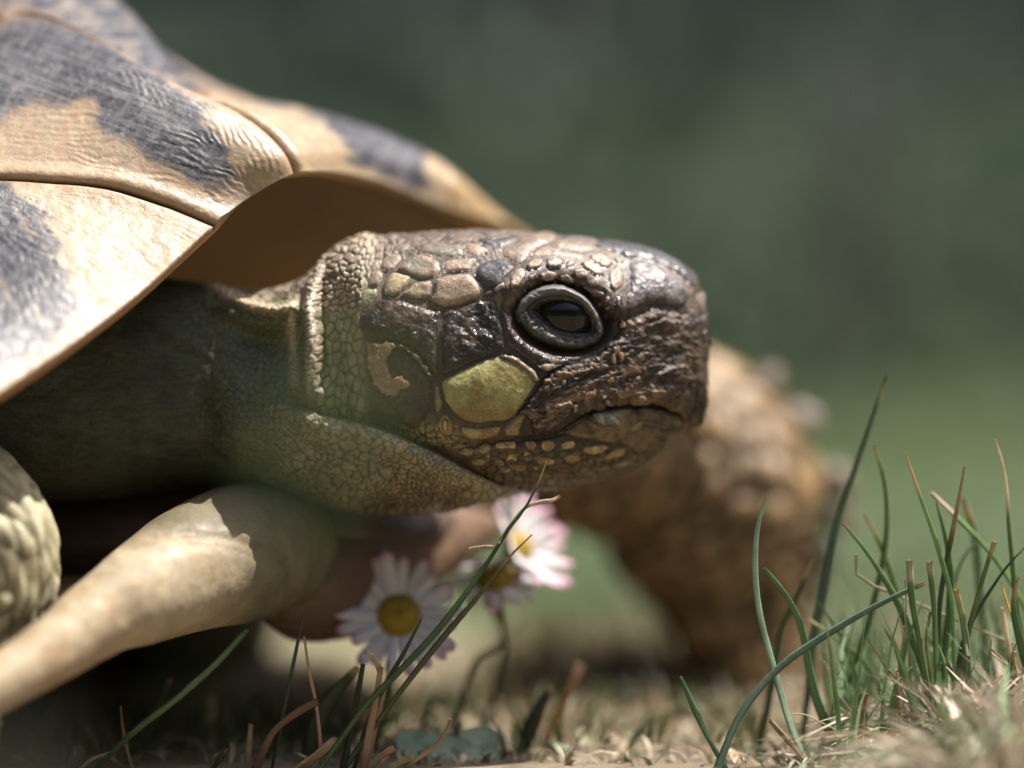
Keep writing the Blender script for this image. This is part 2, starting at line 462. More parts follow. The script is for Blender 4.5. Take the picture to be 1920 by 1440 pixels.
# ---- skin of head and neck
def head_skin():
    us = np.concatenate([np.linspace(U0, 380, 60), np.linspace(384, 590, 90), np.linspace(592, 960, 190), np.linspace(963, 1290, 120), np.linspace(1292, 1316, 18), np.linspace(1317, U1, 10)])
    NN, NF = 300, 70
    fr = np.linspace(0, 1, NN)
    Vs, Cs = [], []
    uu = np.repeat(us[:, None], NN, 1)
    qq = np.interp(us, UT, QMAX)[:, None] * fr[None]
    vv = uv_from_uq(uu.ravel(), qq.ravel()).reshape(uu.shape)
    P = surf_uv(uu, vv, 1.0)
    n = norm_uq(uu, np.clip(qq, 1, np.interp(us, UT, QMAX)[:, None] - 1))
    u, v = uu, vv
    # ---- fine relief and colour
    h = np.zeros(u.shape)
    C = np.ones(u.shape + (3,)) * np.array([.13, .085, .055])
    fd, fs, ft = seg_dist(u, v, FOLD)
    throat = np.where(fs > 0, sstep(0, 8, fd), 0) * sstep(985, 930, u) * sstep(480, 600, u)
    lip = throat * np.exp(-fd / 30)
    f1, f2, cid = voro(u / 16 + 1.3 * fbm(u / 50, v / 50, 1), v / 14 + 1.3 * fbm(u / 50, v / 50, 2), 3, 1.0)
    fb1, fb2, cidb = voro(u / 24 + 1.3 * fbm(u / 40, v / 40, 6), v / 20 + 1.3 * fbm(u / 40, v / 40, 7), 8, 1.0)
    fc1, fc2, cidc = voro(u / 9.5, v / 9, 10, 1.0)
    kb = sstep(.60, .66, fbm(u / 45, v / 40, 13)); kc_ = sstep(.46, .42, fbm(u / 45, v / 40, 13))
    f1 = f1 * (1 - kb) + fb1 * kb; f2 = f2 * (1 - kb) + fb2 * kb; cid = np.where(kb > .5, cidb, cid)
    f1 = f1 * (1 - kc_) + fc1 * kc_; f2 = f2 * (1 - kc_) + fc2 * kc_; cid = np.where(kc_ > .5, cidc, cid)
    cell = sstep(.02, .26, f2 - f1)
    wx = 30 * fbm(u / 120, v / 120, 31)
    # neck at the left: wrinkled, pebbled skin
    neck = sstep(640, 560, u)
    C = mix(C, mix([.028, .033, .017], [.088, .095, .044], sstep(330, 575, u)), neck)  # left end painted darker, for the shade under the shell
    g1, g2, gid = voro(u / 13, v / 12, 23)
    pe = sstep(.0, .3, g2 - g1)
    h = h + neck * 2.0 * pe * sstep(380, 560, u)
    C = C * (1 - neck[..., None] * (1 - (.6 + .5 * pe[..., None])))
    # skin over the top of the neck: mottled tan and dark
    tn = sstep(690, 600, u) * sstep(600, 540, v) * sstep(380, 440, u)
    C = mix(C, mix([.30, .23, .17], [.07, .06, .045], sstep(.45, .62, fbm(u / 16, v / 13, 44))), tn * .8)
    # throat
    tc = mix([.165, .118, .062], [.235, .195, .105], cid)
    pig = sstep(.40, .62, fbm(u / 55, v / 45, 12)) * sstep(20, 60, fd)
    tc = mix(tc, mix([.075, .045, .028], [.12, .075, .045], cid), pig * .85)
    cen = sstep(.12, .0, f1) * (cid > .55)
    tc = tc * (1 + .5 * cen)[..., None]
    tc = mix([.022, .015, .010], tc, cell)
    tc = mix(tc, mix([.14, .12, .06], np.array([.36, .315, .19]), .35 + .65 * cell), lip * .85)
    C = mix(C, tc, throat)
    h = h + throat * 5.0 * np.sqrt(sstep(0, .5, f2 - f1))
    # behind the ear: greenish, stretched
    er = sstep(712, 680, u) * sstep(596, 612, u) * sstep(480, 520, v) * np.where(fs > 0, 0, 1)
    s1, s2, sid = voro((u + .25 * v) / 15, v / 26 - u / 60, 51)
    sc_ = sstep(.0, .3, s2 - s1)
    ec = mix([.055, .055, .03], mix([.18, .175, .095], [.27, .26, .15], sid), sc_)
    C = mix(C, ec, er)
    h = h + er * 3.4 * sc_
    # pebbles on the back of the head
    bk = sstep(596, 615, u) * sstep(775, 735, u) * sstep(610, 575, v) * np.where(u > 690, sstep(520, 480, v + .0 * u), 1)
    b1, b2, bid = voro(u / 15 + fbm(u / 30, v / 30, 5), v / 12 + u / 60, 61, 1.0)
    bc = sstep(.02, .34, b2 - b1)
    bcol = mix([.06, .045, .03], mix([.24, .18, .125], [.40, .31, .22], bid), bc)
    C = mix(C, bcol, bk); h = h + bk * 4.2 * bc
    # crown ground colour
    cw = sstep(700, 740, u) * sstep(500, 480, v) * sstep(1200, 1150, u)
    w1, w2, wid = voro(u / 30 + fbm(u / 30, v / 10, 4), v / 9 + u / 50, 67, 1.0)
    wc = sstep(.02, .16, w2 - w1)
    C = mix(C, mix([.06, .04, .028], mix([.075, .052, .038], [.14, .10, .072], wid), wc), cw); h = h + cw * 2.5 * wc
    # face ground: dark brown
    fc = sstep(690, 715, u) * sstep(560, 585, v - .0 * u) * np.where((fs > 0) & (u < 985), 0, 1) * sstep(840, 800, v)
    C = mix(C, [.04, .03, .022], fc)
    fc2 = sstep(950, 980, u) * sstep(500, 540, v)
    C = mix(C, [.030, .021, .016], fc2)
    bz = sstep(715, 735, u) * sstep(600, 570, v) * (1 - cw)
    C = mix(C, mix([.05, .035, .024], [.14, .10, .07], sstep(.4, .7, fbm(u / 9, v / 9, 68))), bz)
    # under the jaw
    uj = sstep(820, 850, v) * sstep(860, 930, u) * np.where((fs > 0) & (u < 985), 0, 1)
    j1, j2, jid = voro((u + .6 * v) / 19 + fbm(u / 30, v / 30, 70), (v - .12 * u) / 11, 71, 1.0)
    jc = sstep(.02, .3, j2 - j1)
    C = mix(C, mix([.022, .015, .009], mix([.060, .040, .021], [.14, .10, .05], jid), jc), uj)
    h = h + uj * 4.0 * jc
    # pale jaw-corner skin
    jc2 = gauss(np.hypot((u - 810) / 70, (v - 812) / 24), 1) * np.where(fs > 0, 0, 1)
    C = mix(C, mix([.05, .045, .02], mix([.22, .21, .10], [.33, .29, .15], cid), cell), jc2)
    h = h + jc2 * 4 * cell
    # fold crests paler than the skin round them
    cd, cs, ct = seg_dist(u, v, COLLAR)
    rg = gauss(cd, 10.5) * sstep(1, .75, ct)
    k1, k2, kid = voro(u / 15, v / 11, 81)
    kc = sstep(.0, .22, k2 - k1)
    C = mix(C, mix([.12, .09, .055], mix([.36, .29, .21], [.44, .38, .30], kid), kc), np.clip(rg * 1.3, 0, 1)); h = h + rg * 3 * kc
    cd, cs, ct = seg_dist(u, v, FLAP)
    rg = gauss(cd, 9) * sstep(0, .15, ct)
    C = mix(C, mix([.13, .09, .05], [.36, .29, .19], .4 + .6 * kc), np.clip(rg * 1.2, 0, 1)); h = h + rg * 3 * kc
    cd, cs, ct = seg_dist(u, v, COLLAR2)
    C = mix(C, mix([.16, .12, .07], [.42, .37, .26], kc), gauss(cd, 10) * sstep(1, .6, ct)); 
    C = C * (.78 + .44 * fbm(u / 14, v / 14, 90))[..., None]
    h = h + 1.6 * (fbm(u / 7, v / 7, 91) - .5)
    edge = np.minimum(fr, 1 - fr)[None] * np.interp(us, UT, QMAX)[:, None]
    h = h * sstep(0, 4, edge)
    P = P + n * h[..., None]
    # far side, coarser, mirrored
    idx = np.linspace(NN - 1, 0, NF).astype(int)[1:-1]
    Pf = P[:, idx].copy(); Pf[..., 1] = 2 * YM - Pf[..., 1]
    P = np.concatenate([P, Pf], 1); C = np.concatenate([C, C[:, idx]], 1)
    nv = P.shape[1]
    F = grid_faces(len(us), nv, True)
    V = P.reshape(-1, 3); Cc = C.reshape(-1, 3)
    tip = len(V)
    V = np.vstack([V, V[-nv:].mean(0) + [1, 0, 0]]); Cc = np.vstack([Cc, [.05, .04, .03]])
    fl = F.tolist() + [[(len(us) - 1) * nv + j, tip, (len(us) - 1) * nv + (j + 1) % nv] for j in range(nv)]
    return V, fl, Cc

# ---- the far front leg: a thick scaly wedge, foot on the ground
def leg_mesh(path, rad, cs, seed, cols, bump, nseg=90, nring=150, flat=1.0, up=(0, 1, 0)):
    P, N, s, th = tube(path, rad, nseg, nring, flat, up)
    ss = np.repeat(s[:, None], nseg, 1); aa = np.repeat(th[None], nring, 0)
    per = 2 * np.pi * np.mean(rad)
    na = max(4, round(per / cs))
    # cells wrap round the limb
    x = ss / (cs * 1.15); y = aa / (2 * np.pi) * na
    f1, f2, cid = voro(x + 1.1 * fbm(x * .6, y * .6, seed + 1), y + 1.1 * fbm(x * .6, y * .6, seed + 2), seed, 1.0)
    m = sstep(.02, .4, f2 - f1)
    P = P + N * (bump * m + bump * .6 * (cid - .5) * m)[..., None]
    C = mix(cols[0], mix(cols[1], cols[2], cid), m) * (.75 + .5 * fbm(x * 2.5, y * 2.5, seed + 3))[..., None]
    V = P.reshape(-1, 3); Cc = C.reshape(-1, 3)
    F = grid_faces(nring, nseg, True).tolist()
    a, b = len(V), len(V) + 1
    V = np.vstack([V, P[0].mean(0), P[-1].mean(0)]); Cc = np.vstack([Cc, cols[0], cols[0]])
    for j in range(nseg):
        F.append([a, j, (j + 1) % nseg]); F.append([b, (nring - 1) * nseg + (j + 1) % nseg, (nring - 1) * nseg + j])
    return V, F, Cc

def ball_mesh(c, r, colr, nu=40, nv=60, seed=1, amp=.0, cs=60):
    a = np.linspace(0, np.pi, nu)[:, None]; b = np.linspace(0, 2 * np.pi, nv, endpoint=False)[None]
    d = np.stack([np.sin(a) * np.cos(b), np.sin(a) * np.sin(b), np.cos(a) + 0 * b], -1)
    P = np.asarray(c) + d * np.asarray(r) * (1 + amp * (fbm(b * 3 + 0 * a, a * 3 + 0 * b, seed)[..., None] - .5))
    return P.reshape(-1, 3), grid_faces(nu, nv, True).tolist(), np.ones((nu * nv, 3)) * np.asarray(colr)

FAR_Y = 1300
fl_path = [P3(860, 760, 1050), P3(1060, 800, 1160), P3(1250, 850, 1260), P3(1325, 925, 1290), P3(1345, 1005, 1300), P3(1372, 1090, 1300), P3(1386, 1170, 1290), P3(1388, 1245, 1290), P3(1385, 1306, 1290)]
FL_R = [190, 212, 234, 250, 236, 190, 142, 116, 100]
parts = [head_skin(),
         leg_mesh(fl_path, FL_R, 52, 5, ([.035, .022, .011], [.22, .135, .06], [.34, .22, .105]), 20),
         leg_mesh([P3(-420, 900, 50), P3(-210, 925, -60), P3(-90, 965, -130), P3(-25, 1030, -160), P3(-25, 1110, -160), P3(-90, 1230, -140), P3(-120, 1400, -140)], [180, 165, 145, 122, 118, 110, 100], 30, 8,
                  ([.16, .14, .075], [.30, .27, .155], [.42, .38, .25]), 9, 150, 170),
         ball_mesh(P3(-250, 760, 900), (1000, 720, 340), [.05, .045, .03], seed=3, amp=.1),
         leg_mesh([P3(330, 980, 1500), P3(340, 1090, 1700), P3(335, 1180, 1850), P3(325, 1260, 1900), P3(320, 1290, 1900)], [260, 250, 225, 205, 190], 60, 31, ([.03, .022, .014], [.10, .07, .04], [.16, .11, .06]), 12, 60, 60),  # far hind leg, added dark to fill the lit gap below the belly
         ball_mesh(P3(400, 985, 620), (520, 430, 165), [.085, .055, .038], seed=4, amp=.12)]
VV, FF, CC = [], [], []
off = 0
for (v_, f_, c_) in parts:
    VV.append(v_); CC.append(c_)
    FF += [[i + off for i in f] for f in f_]
    off += len(v_)
body = mk('body', np.vstack(VV), FF, np.vstack(CC), M_SKIN, tort)

# ---------------------------------------------------------------- plates on the head: own edges, own thickness
ZO = {'A': (900, 420, 4.174), 'B': (560, 420, 4.174), 'C': (560, 640, 4.174), 'D': (900, 640, 4.174), 'P': (0, 0, 1.0)}
def zpoly(z, pts):
    x0, y0, f = ZO[z]
    return [(x0 + x / f, y0 + y / f) for x, y in pts]
def ell(z, cx, cy, rx, ry, rot=0, n=14, wob=.10):
    o = []
    for k in range(n):
        a = 2 * math.pi * k / n
        r = 1 + wob * math.sin(3 * a + cx) * .6 + wob * .6 * math.sin(2 * a + cy)
        x = rx * r * math.cos(a); y = ry * r * math.sin(a)
        c, s = math.cos(rot), math.sin(rot)
        o.append((cx + c * x - s * y, cy + s * x + c * y))
    return zpoly(z, o)

def densify(poly, step, rnd=.0):
    """closed polygon, corners slightly rounded, resampled"""
    P = np.asarray(poly, float)
    for _ in range(2):
        Q = np.roll(P, -1, 0)
        P = np.stack([P * .87 + Q * .13, P * .13 + Q * .87], 1).reshape(-1, 2)
    Q = np.vstack([P, P[:1]])
    L = np.r_[0, np.cumsum(np.hypot(*np.diff(Q, axis=0).T))]
    n = max(10, int(L[-1] / step))
    s = np.linspace(0, L[-1], n, endpoint=False)
    return np.c_[np.interp(s, L, Q[:, 0]), np.interp(s, L, Q[:, 1])]

SEED = [100]
def plate(name, poly, height, colr, mat=None, step=4.0, inset=.35, sink=9, dish=0.0, rings=0.0, rim=None, ragged=0.0, relief=1.0, tint=None, base=0.0, label=None, edge_w=6.0, relief_fn=None, color_fn=None):
    """one horny plate or scale laid on the head: boundary in pixels of the side view"""
    SEED[0] += 13; sd = SEED[0]
    mat = mat or M_SCALE
    B = densify(poly, step)
    u, v = uv_from_px(B[:, 0], B[:, 1])
    q = q_from_uv(u, v)
    B = np.c_[np.minimum(u, U1 - .5), q]
    c = B.mean(0)
    # pull the edge in so that a joint is left between neighbours
    T = np.roll(B, -1, 0) - np.roll(B, 1, 0); Nn = np.c_[T[:, 1], -T[:, 0]]
    Nn /= np.linalg.norm(Nn, axis=1)[:, None] + 1e-9
    area = .5 * np.sum(B[:, 0] * np.roll(B[:, 1], -1) - np.roll(B[:, 0], -1) * B[:, 1])
    wob = (vnoise(B[:, 0] / 7, B[:, 1] / 7, sd) - .5) * (1.6 + ragged)
    B = B - Nn * (np.sign(area) * (inset + wob))[:, None]
    mn, mx_ = B.min(0), B.max(0)
    gx = np.arange(mn[0], mx_[0], step); gy = np.arange(mn[1], mx_[1], step * .87)
    X, Y = np.meshgrid(gx, gy); X = X + (np.arange(len(gy)) % 2)[:, None] * step * .5
    X = X.ravel() + R_.uniform(-.5, .5, X.size); Y = Y.ravel() + R_.uniform(-.5, .5, Y.size)
    loop = np.vstack([B, B[:1]])
    keep = inside(X, Y, B)
    X, Y = X[keep], Y[keep]
    dd = seg_dist(X, Y, loop)[0]
    keep = dd > step * .55
    I = np.c_[X, Y][keep]
    pts = np.vstack([B, I]); nb = len(B)
    d = np.r_[np.zeros(nb), dd[keep]]
    vs, _, fs, *_ = delaunay_2d_cdt([Vector(p) for p in pts.tolist()], [], [list(range(nb))], 1, 1e-5)
    if len(vs) != len(pts):
        pts = np.array([[a.x, a.y] for a in vs]); d = seg_dist(pts[:, 0], pts[:, 1], loop)[0]
    uu, qq = pts[:, 0], pts[:, 1]
    size = math.sqrt(abs(area)) / 2
    prof = height * (1 - np.exp(-d / edge_w)) 
    cen = sstep(0, size, d)
    prof = prof - dish * height * cen
    prof = prof + relief * (1.8 * (fbm(uu / 16, qq / 16, sd) - .5) + .9 * (fbm(uu / 5, qq / 5, sd + 2) - .5)) * sstep(0, 5, d)
    if rings: prof = prof + rings * .55 * np.sin(d * 1.15 + 2.5 * fbm(uu / 18, qq / 18, sd + 5)) * sstep(2, 7, d) * sstep(size * .95, size * .6, d)
    if relief_fn is not None: prof = prof + relief_fn(uu, uv_from_uq(uu, np.clip(qq, 0, None)), d)
    colr = np.asarray(colr, float) * (.70 if v.mean() < 478 else 1.0)      # the crown's scales are darker than the rest
    t = fbm(uu / 22, qq / 22, sd + 7); t2 = fbm(uu / 7, qq / 7, sd + 8)
    C = colr[None] * (.72 + .36 * t + .22 * t2)[:, None]
    if tint is not None:
        C = mix(C, np.asarray(tint)[None] * np.ones((len(C), 1)), sstep(.5, .66, fbm(uu / (size * .8 + 6), qq / (size * .8 + 6), sd + 21)))
    if rings:
        C = C * (1 + .22 * np.sin(d * 1.15 + 2.5 * fbm(uu / 18, qq / 18, sd + 5)))[:, None]
    if rim is not None: C = mix(np.asarray(rim)[None] * (.8 + .4 * t2)[:, None], C, sstep(1.0, 5.5, d))
    if color_fn is not None: C = color_fn(C, uu, uv_from_uq(uu, np.clip(qq, 0, None)), d, prof)
    C = mix(C * .2, C, sstep(.6, 3.8, d))
    p = surf_uq(uu, qq); n = norm_uq(uu, qq)
    V = p + n * (prof + base)[:, None]
    F = [list(f) for f in fs]
    # skirt down into the skin gives the plate its thickness
    k = len(V)
    V = np.vstack([V, p[:nb] - n[:nb] * sink])
    C = np.vstack([C, C[:nb] * .7])
    for i in range(nb):
        j = (i + 1) % nb
        F.append([i, j, k + j, k + i])
    # consistent outward winding
    f0 = F[0]
    nn = np.cross(V[f0[1]] - V[f0[0]], V[f0[2]] - V[f0[0]])
    if nn @ n[f0[0]] < 0: F = [f[::-1] for f in F]
    return mk(name, V, F, C, mat, body, label=label)

TAN = (.20, .138, .096); TAN2 = (.265, .19, .132); PALE = (.33, .27, .155); BRN = (.13, .085, .06); DRK = (.022, .017, .0145); BLU = (.048, .043, .047); OCH = (.20, .135, .06)
OLV = (.20, .185, .09)
DKR = (.09, .07, .06)
# -- temple and crown scales
plate('head_scale', zpoly('B', [(1060, 430), (1150, 405), (1330, 385), (1370, 420), (1425, 490), (1430, 560), (1390, 590), (1250, 640), (1150, 660), (1060, 625), (1010, 590), (1045, 560), (1055, 500)]), 10, TAN2, dish=.25, tint=PALE, rim=(.24, .15, .11), step=3.2)
plate('head_scale', zpoly('B', [(890, 455), (1045, 440), (1048, 500), (1040, 570), (990, 600), (880, 590), (795, 565), (800, 545), (860, 500)]), 9, TAN, dish=.35, tint=PALE, rim=(.22, .15, .10), step=3)
plate('head_scale', zpoly('B', [(740, 375), (870, 405), (880, 440), (850, 490), (790, 550), (740, 575), (660, 560), (650, 490), (680, 420)]), 10, PALE, dish=.3, tint=TAN, rim=(.22, .17, .10), step=3)
plate('head_scale', zpoly('B', [(560, 370), (640, 360), (675, 405), (650, 470), (620, 495), (530, 495), (540, 430)]), 8, TAN, dish=.2, rim=(.2, .15, .1), step=3)
plate('head_scale', zpoly('B', [(470, 545), (510, 510), (620, 505), (630, 540), (610, 590), (540, 660), (460, 715), (450, 640)]), 8, (.17, .165, .095), rim=(.28, .26, .16), step=3)
plate('head_scale', zpoly('B', [(830, 270), (960, 240), (1030, 255), (1105, 300), (1115, 370), (1070, 430), (960, 440), (880, 420), (800, 385), (755, 370), (790, 320)]), 9, TAN, dish=.4, tint=(.14, .125, .09), rim=(.3, .22, .15), step=3.2)
plate('head_scale', zpoly('B', [(650, 270), (740, 235), (805, 240), (815, 270), (785, 320), (745, 365), (680, 390), (635, 340)]), 8, TAN, dish=.3, tint=(.19, .15, .10), step=3)
plate('head_scale', zpoly('B', [(1125, 300), (1200, 275), (1380, 265), (1400, 290), (1370, 320), (1350, 375), (1200, 390), (1130, 390)]), 8, TAN2, dish=.3, tint=(.24, .16, .12), step=3.2)
plate('head_scale', zpoly('B', [(1420, 310), (1540, 270), (1600, 275), (1690, 335), (1690, 360), (1620, 420), (1560, 480), (1490, 505), (1440, 470), (1370, 400), (1375, 360)]), 8, BLU, dish=.15, rim=(.17, .13, .11), step=3.2, label='slate grey scale on the temple')
plate('head_scale', zpoly('B', [(720, 190), (830, 150), (890, 170), (880, 200), (830, 232), (720, 232)]), 6, TAN, tint=BRN, step=3)
plate('head_scale', zpoly('B', [(925, 232), (940, 165), (1060, 145), (1130, 140), (1170, 170), (1270, 152), (1305, 230), (1295, 258), (1130, 278), (1020, 242)]), 6, TAN, dish=.3, tint=(.15, .13, .10), step=3.4)
plate('head_scale', zpoly('B', [(1285, 160), (1370, 152), (1470, 190), (1500, 220), (1400, 268), (1315, 250)]), 6, (.37, .25, .18), step=3.2)
plate('head_scale', zpoly('B', [(1375, 142), (1420, 112), (1560, 118), (1720, 108), (1700, 150), (1600, 190), (1500, 190)]), 6, BLU, rim=(.2, .14, .11), step=3.4, label='dark slate scale on the crown')
plate('head_scale', zpoly('B', [(600, 300), (640, 270), (630, 335), (560, 360), (545, 330)]), 7, TAN, step=3)
plate('head_scale', zpoly('B', [(480, 440), (525, 430), (520, 495), (470, 530), (440, 500)]), 7, TAN, tint=OLV, step=3)
plate('head_scale', zpoly('B', [(1000, 130), (1140, 95), (1130, 130), (1010, 145), (920, 150)]), 5, TAN, step=3.4)
plate('head_scale', zpoly('B', [(800, 130), (930, 100), (1000, 110), (930, 150), (850, 150)]), 5, TAN, tint=BRN, step=3.4)
plate('head_scale', zpoly('B', [(1160, 120), (1280, 85), (1400, 105), (1360, 140), (1290, 150), (1180, 150)]), 5, TAN, tint=BRN, step=3.4)
plate('head_scale', zpoly('B', [(1555, 480), (1600, 450), (1625, 470), (1610, 500), (1570, 530), (1530, 540), (1525, 505)]), 9, (.40, .33, .26), step=2.5)
plate('head_scale', zpoly('B', [(1440, 545), (1490, 515), (1520, 520), (1520, 555), (1450, 572)]), 6, (.12, .095, .08), step=2.6)
plate('head_scale', zpoly('A', [(140, 232), (300, 122), (450, 72), (600, 90), (620, 118), (540, 162), (430, 200), (350, 300), (300, 322), (205, 280)]), 6, (.24, .17, .12), rings=.6, tint=TAN, step=3.4)
plate('head_scale', zpoly('A', [(550, 165), (625, 122), (800, 135), (895, 180), (905, 212), (830, 228), (700, 212), (600, 190)]), 6, (.25, .18, .13), step=3.4, rim=(.2, .14, .1))
plate('head_scale', zpoly('A', [(370, 262), (440, 205), (540, 178), (640, 214), (820, 240), (826, 286), (700, 276), (600, 256), (490, 256)]), 6, (.24, .17, .12), rings=.5, step=3.2)
plate('head_scale', zpoly('A', [(300, 112), (420, 62), (560, 50), (640, 66), (600, 84), (450, 68)]), 5, TAN, tint=BRN, step=3.4)
plate('head_scale', zpoly('A', [(650, 90), (790, 78), (900, 95), (1010, 118), (880, 160), (800, 128), (640, 112)]), 5, (.20, .16, .14), tint=BLU, step=3.4)
# -- brow scales round the upper lid
for pts, cc in (([(350, 320), (400, 280), (500, 265), (505, 300), (480, 350), (390, 370), (350, 350)], TAN), ([(515, 270), (600, 265), (660, 300), (640, 350), (540, 355), (505, 320)], TAN),
                ([(670, 290), (740, 285), (765, 320), (720, 350), (660, 345)], TAN), ([(775, 300), (850, 295), (960, 360), (980, 420), (900, 410), (800, 350)], TAN2),
                ([(720, 360), (790, 340), (865, 380), (850, 430), (770, 440), (720, 400)], TAN2), ([(455, 390), (520, 360), (605, 380), (600, 430), (540, 460), (470, 440)], (.24, .17, .125)),
                ([(615, 400), (680, 385), (750, 440), (740, 490), (660, 470), (605, 440)], (.24, .18, .13)), ([(230, 430), (270, 360), (330, 340), (370, 390), (360, 430), (300, 500), (225, 515)], (.27, .20, .15)),
                ([(378, 400), (440, 380), (450, 410), (405, 450), (368, 440)], TAN), ([(830, 440), (900, 415), (940, 440), (940, 500), (850, 490)], TAN2),
                ([(770, 470), (830, 470), (930, 515), (990, 545), (990, 570), (890, 570), (810, 505)], TAN), ([(950, 450), (1000, 500), (1022, 548), (962, 515)], TAN),
                ([(850, 245), (940, 240), (1000, 270), (1060, 320), (990, 365), (900, 320), (845, 280)], TAN2), ([(990, 380), (1060, 330), (1110, 360), (1130, 440), (1110, 510), (1050, 540), (1000, 480)], TAN),
                ([(1030, 265), (1140, 280), (1110, 325), (1060, 310)], TAN)):
    plate('brow_scale', zpoly('A', pts), 9, cc, dish=.35, rings=.5, rim=(.16, .11, .08), step=2.4, edge_w=4, tint=(cc[0] * .6, cc[1] * .6, cc[2] * .6))
for (x, y, r) in ((1000, 590, 27), (942, 622, 25), (1003, 655, 24), (985, 715, 20), (965, 680, 16), (1020, 610, 14), (905, 600, 18), (560, 470, 16), (480, 475, 15), (400, 470, 18), (345, 520, 20)):
    plate('brow_bead', ell('A', x, y, r, r * 1.05), 8, (.36, .27, .21), step=2.2, edge_w=3, inset=.8)
plate('brow_scale', zpoly('A', [(1050, 560), (1108, 542), (1122, 640), (1110, 700), (1060, 770), (1020, 760), (1050, 690)]), 8, DRK, M_HORN, step=2.6)
# -- snout plates
plate('snout_plate', zpoly('A', [(1150, 310), (1250, 290), (1350, 310), (1500, 400), (1600, 500), (1650, 560), (1640, 610), (1560, 660), (1400, 640), (1270, 640), (1150, 690), (1150, 560), (1165, 420)]), 10, (.115, .098, .095), M_HORN,
      step=3, rings=.8, dish=.1, tint=(.06, .052, .052), rim=(.13, .10, .08), label='grey oval plate on the side of the snout')
plate('snout_plate', zpoly('A', [(880, 172), (1000, 95), (1150, 105), (1300, 140), (1440, 200), (1570, 290), (1690, 410), (1730, 490), (1670, 513), (1560, 408), (1400, 318), (1250, 283), (1150, 278), (1030, 230), (910, 195)]), 8, (.062, .055, .056), M_HORN,
      step=3.2, rings=.5, tint=(.12, .092, .075), rim=(.12, .09, .07), label='slate plate along the top of the snout')
plate('snout_plate', zpoly('A', [(1675, 525), (1735, 500), (1790, 540), (1820, 640), (1740, 690), (1680, 630)]), 6, (.16, .13, .115), M_HORN, step=2.6, rim=(.26, .2, .16))
plate('snout_ridge', zpoly('A', [(1128, 330), (1150, 330), (1160, 440), (1160, 560), (1140, 570), (1138, 430)]), 8, (.22, .18, .09), step=2.4, edge_w=3)
# -- cheek plates
plate('cheek_plate', zpoly('B', [(640, 590), (780, 590), (910, 630), (1060, 680), (1125, 672), (1112, 780), (1085, 860), (1090, 1000), (1100, 1190), (1060, 1205), (980, 1100), (880, 975), (760, 930), (540, 915), (470, 840), (460, 740)]), 11, DRK, M_HORN,
      step=3.4, relief=3.6, tint=(.075, .052, .034), rim=(.10, .07, .045), label='dark glossy plate behind the eye')
plate('cheek_plate', zpoly('B', [(1140, 670), (1250, 652), (1400, 597), (1535, 592), (1570, 700), (1600, 850), (1618, 970), (1540, 1010), (1430, 1055), (1280, 1120), (1112, 1195), (1105, 1000), (1098, 860), (1125, 775)]), 11, DRK, M_HORN,
      step=3.2, relief=4.8, tint=(.085, .062, .045), rim=(.12, .09, .065), dish=.2)
plate('ear_plate', zpoly('C', [(700, 60), (860, 75), (940, 170), (1030, 295), (1038, 420), (1025, 560), (955, 665), (880, 695), (800, 640), (700, 480), (620, 380), (560, 250), (540, 100)]), 8, (.034, .024, .019), M_HORN,
      step=3.6, relief=2.6, rim=(.09, .06, .04), tint=(.06, .04, .028), label='dark round plate over the ear')
plate('skin_flake', zpoly('C', [(515, 20), (650, 0), (790, 15), (812, 45), (745, 85), (700, 115), (692, 200), (722, 262), (850, 290), (882, 340), (850, 378), (780, 398), (745, 450), (680, 405), (612, 392), (565, 290), (528, 170)]), 3, (.24, .165, .10),
      step=2.2, base=8.5, ragged=8, edge_w=2, relief=3, tint=(.13, .088, .055), rim=(.30, .215, .135), label='torn tan flake of dead skin on the ear')
plate('skin_flake', zpoly('C', [(800, 20), (860, 40), (960, 140), (1060, 270), (1030, 285), (930, 160), (850, 80)]), 2.5, (.17, .12, .08), step=2.8, base=9, ragged=4, edge_w=2)
def yellow_col(C, u, v, d, prof):
    k = soft_in(u, v, [(985, 640), (1040, 690), (1035, 740), (1005, 750), (985, 700), (955, 672)], 16)
    C = mix(C, [.07, .048, .022], .75 * k)
    b = sstep(.55, .7, fbm(u / 20, v / 20, 77)) * sstep(900, 960, u)
    C = mix(C, [.17, .10, .035], .6 * b)
    return C * (.85 + .3 * fbm(u / 9, v / 9, 78))[:, None]
def yellow_tint(uu, vv, d): return 2.5 * fbm(uu / 30, vv / 30, 5)
plate('cheek_scale', zpoly('C', [(1110, 305), (1240, 240), (1430, 150), (1560, 105), (1680, 120), (1830, 235), (1880, 310), (1790, 450), (1700, 580), (1620, 625), (1520, 628), (1400, 648), (1300, 628), (1200, 555), (1140, 470), (1115, 380)]), 9, (.27, .25, .088),
      step=3, tint=(.20, .16, .055), rim=(.06, .04, .015), edge_w=12, relief=1.2, relief_fn=yellow_tint, label='large yellow scale on the cheek', color_fn=yellow_col)
plate('cheek_scale', zpoly('C', [(1560, 98), (1690, 112), (1840, 225), (1890, 300), (1830, 330), (1790, 270), (1700, 190), (1600, 150)]), 7, (.16, .125, .075), M_HORN, step=2.8, base=6, tint=(.30, .23, .15), ragged=2)
plate('cheek_scale', zpoly('C', [(1250, 655), (1330, 655), (1400, 672), (1500, 655), (1580, 652), (1590, 690), (1560, 740), (1430, 768), (1320, 762), (1260, 720)]), 11, (.31, .25, .09), step=2.6, tint=(.22, .15, .06), rim=(.12, .07, .03))
plate('cheek_scale', zpoly('C', [(1110, 575), (1170, 562), (1212, 620), (1228, 690), (1200, 738), (1140, 742), (1085, 700), (1075, 630)]), 10, (.24, .165, .07), step=2.4, dish=.2, rim=(.13, .08, .03))
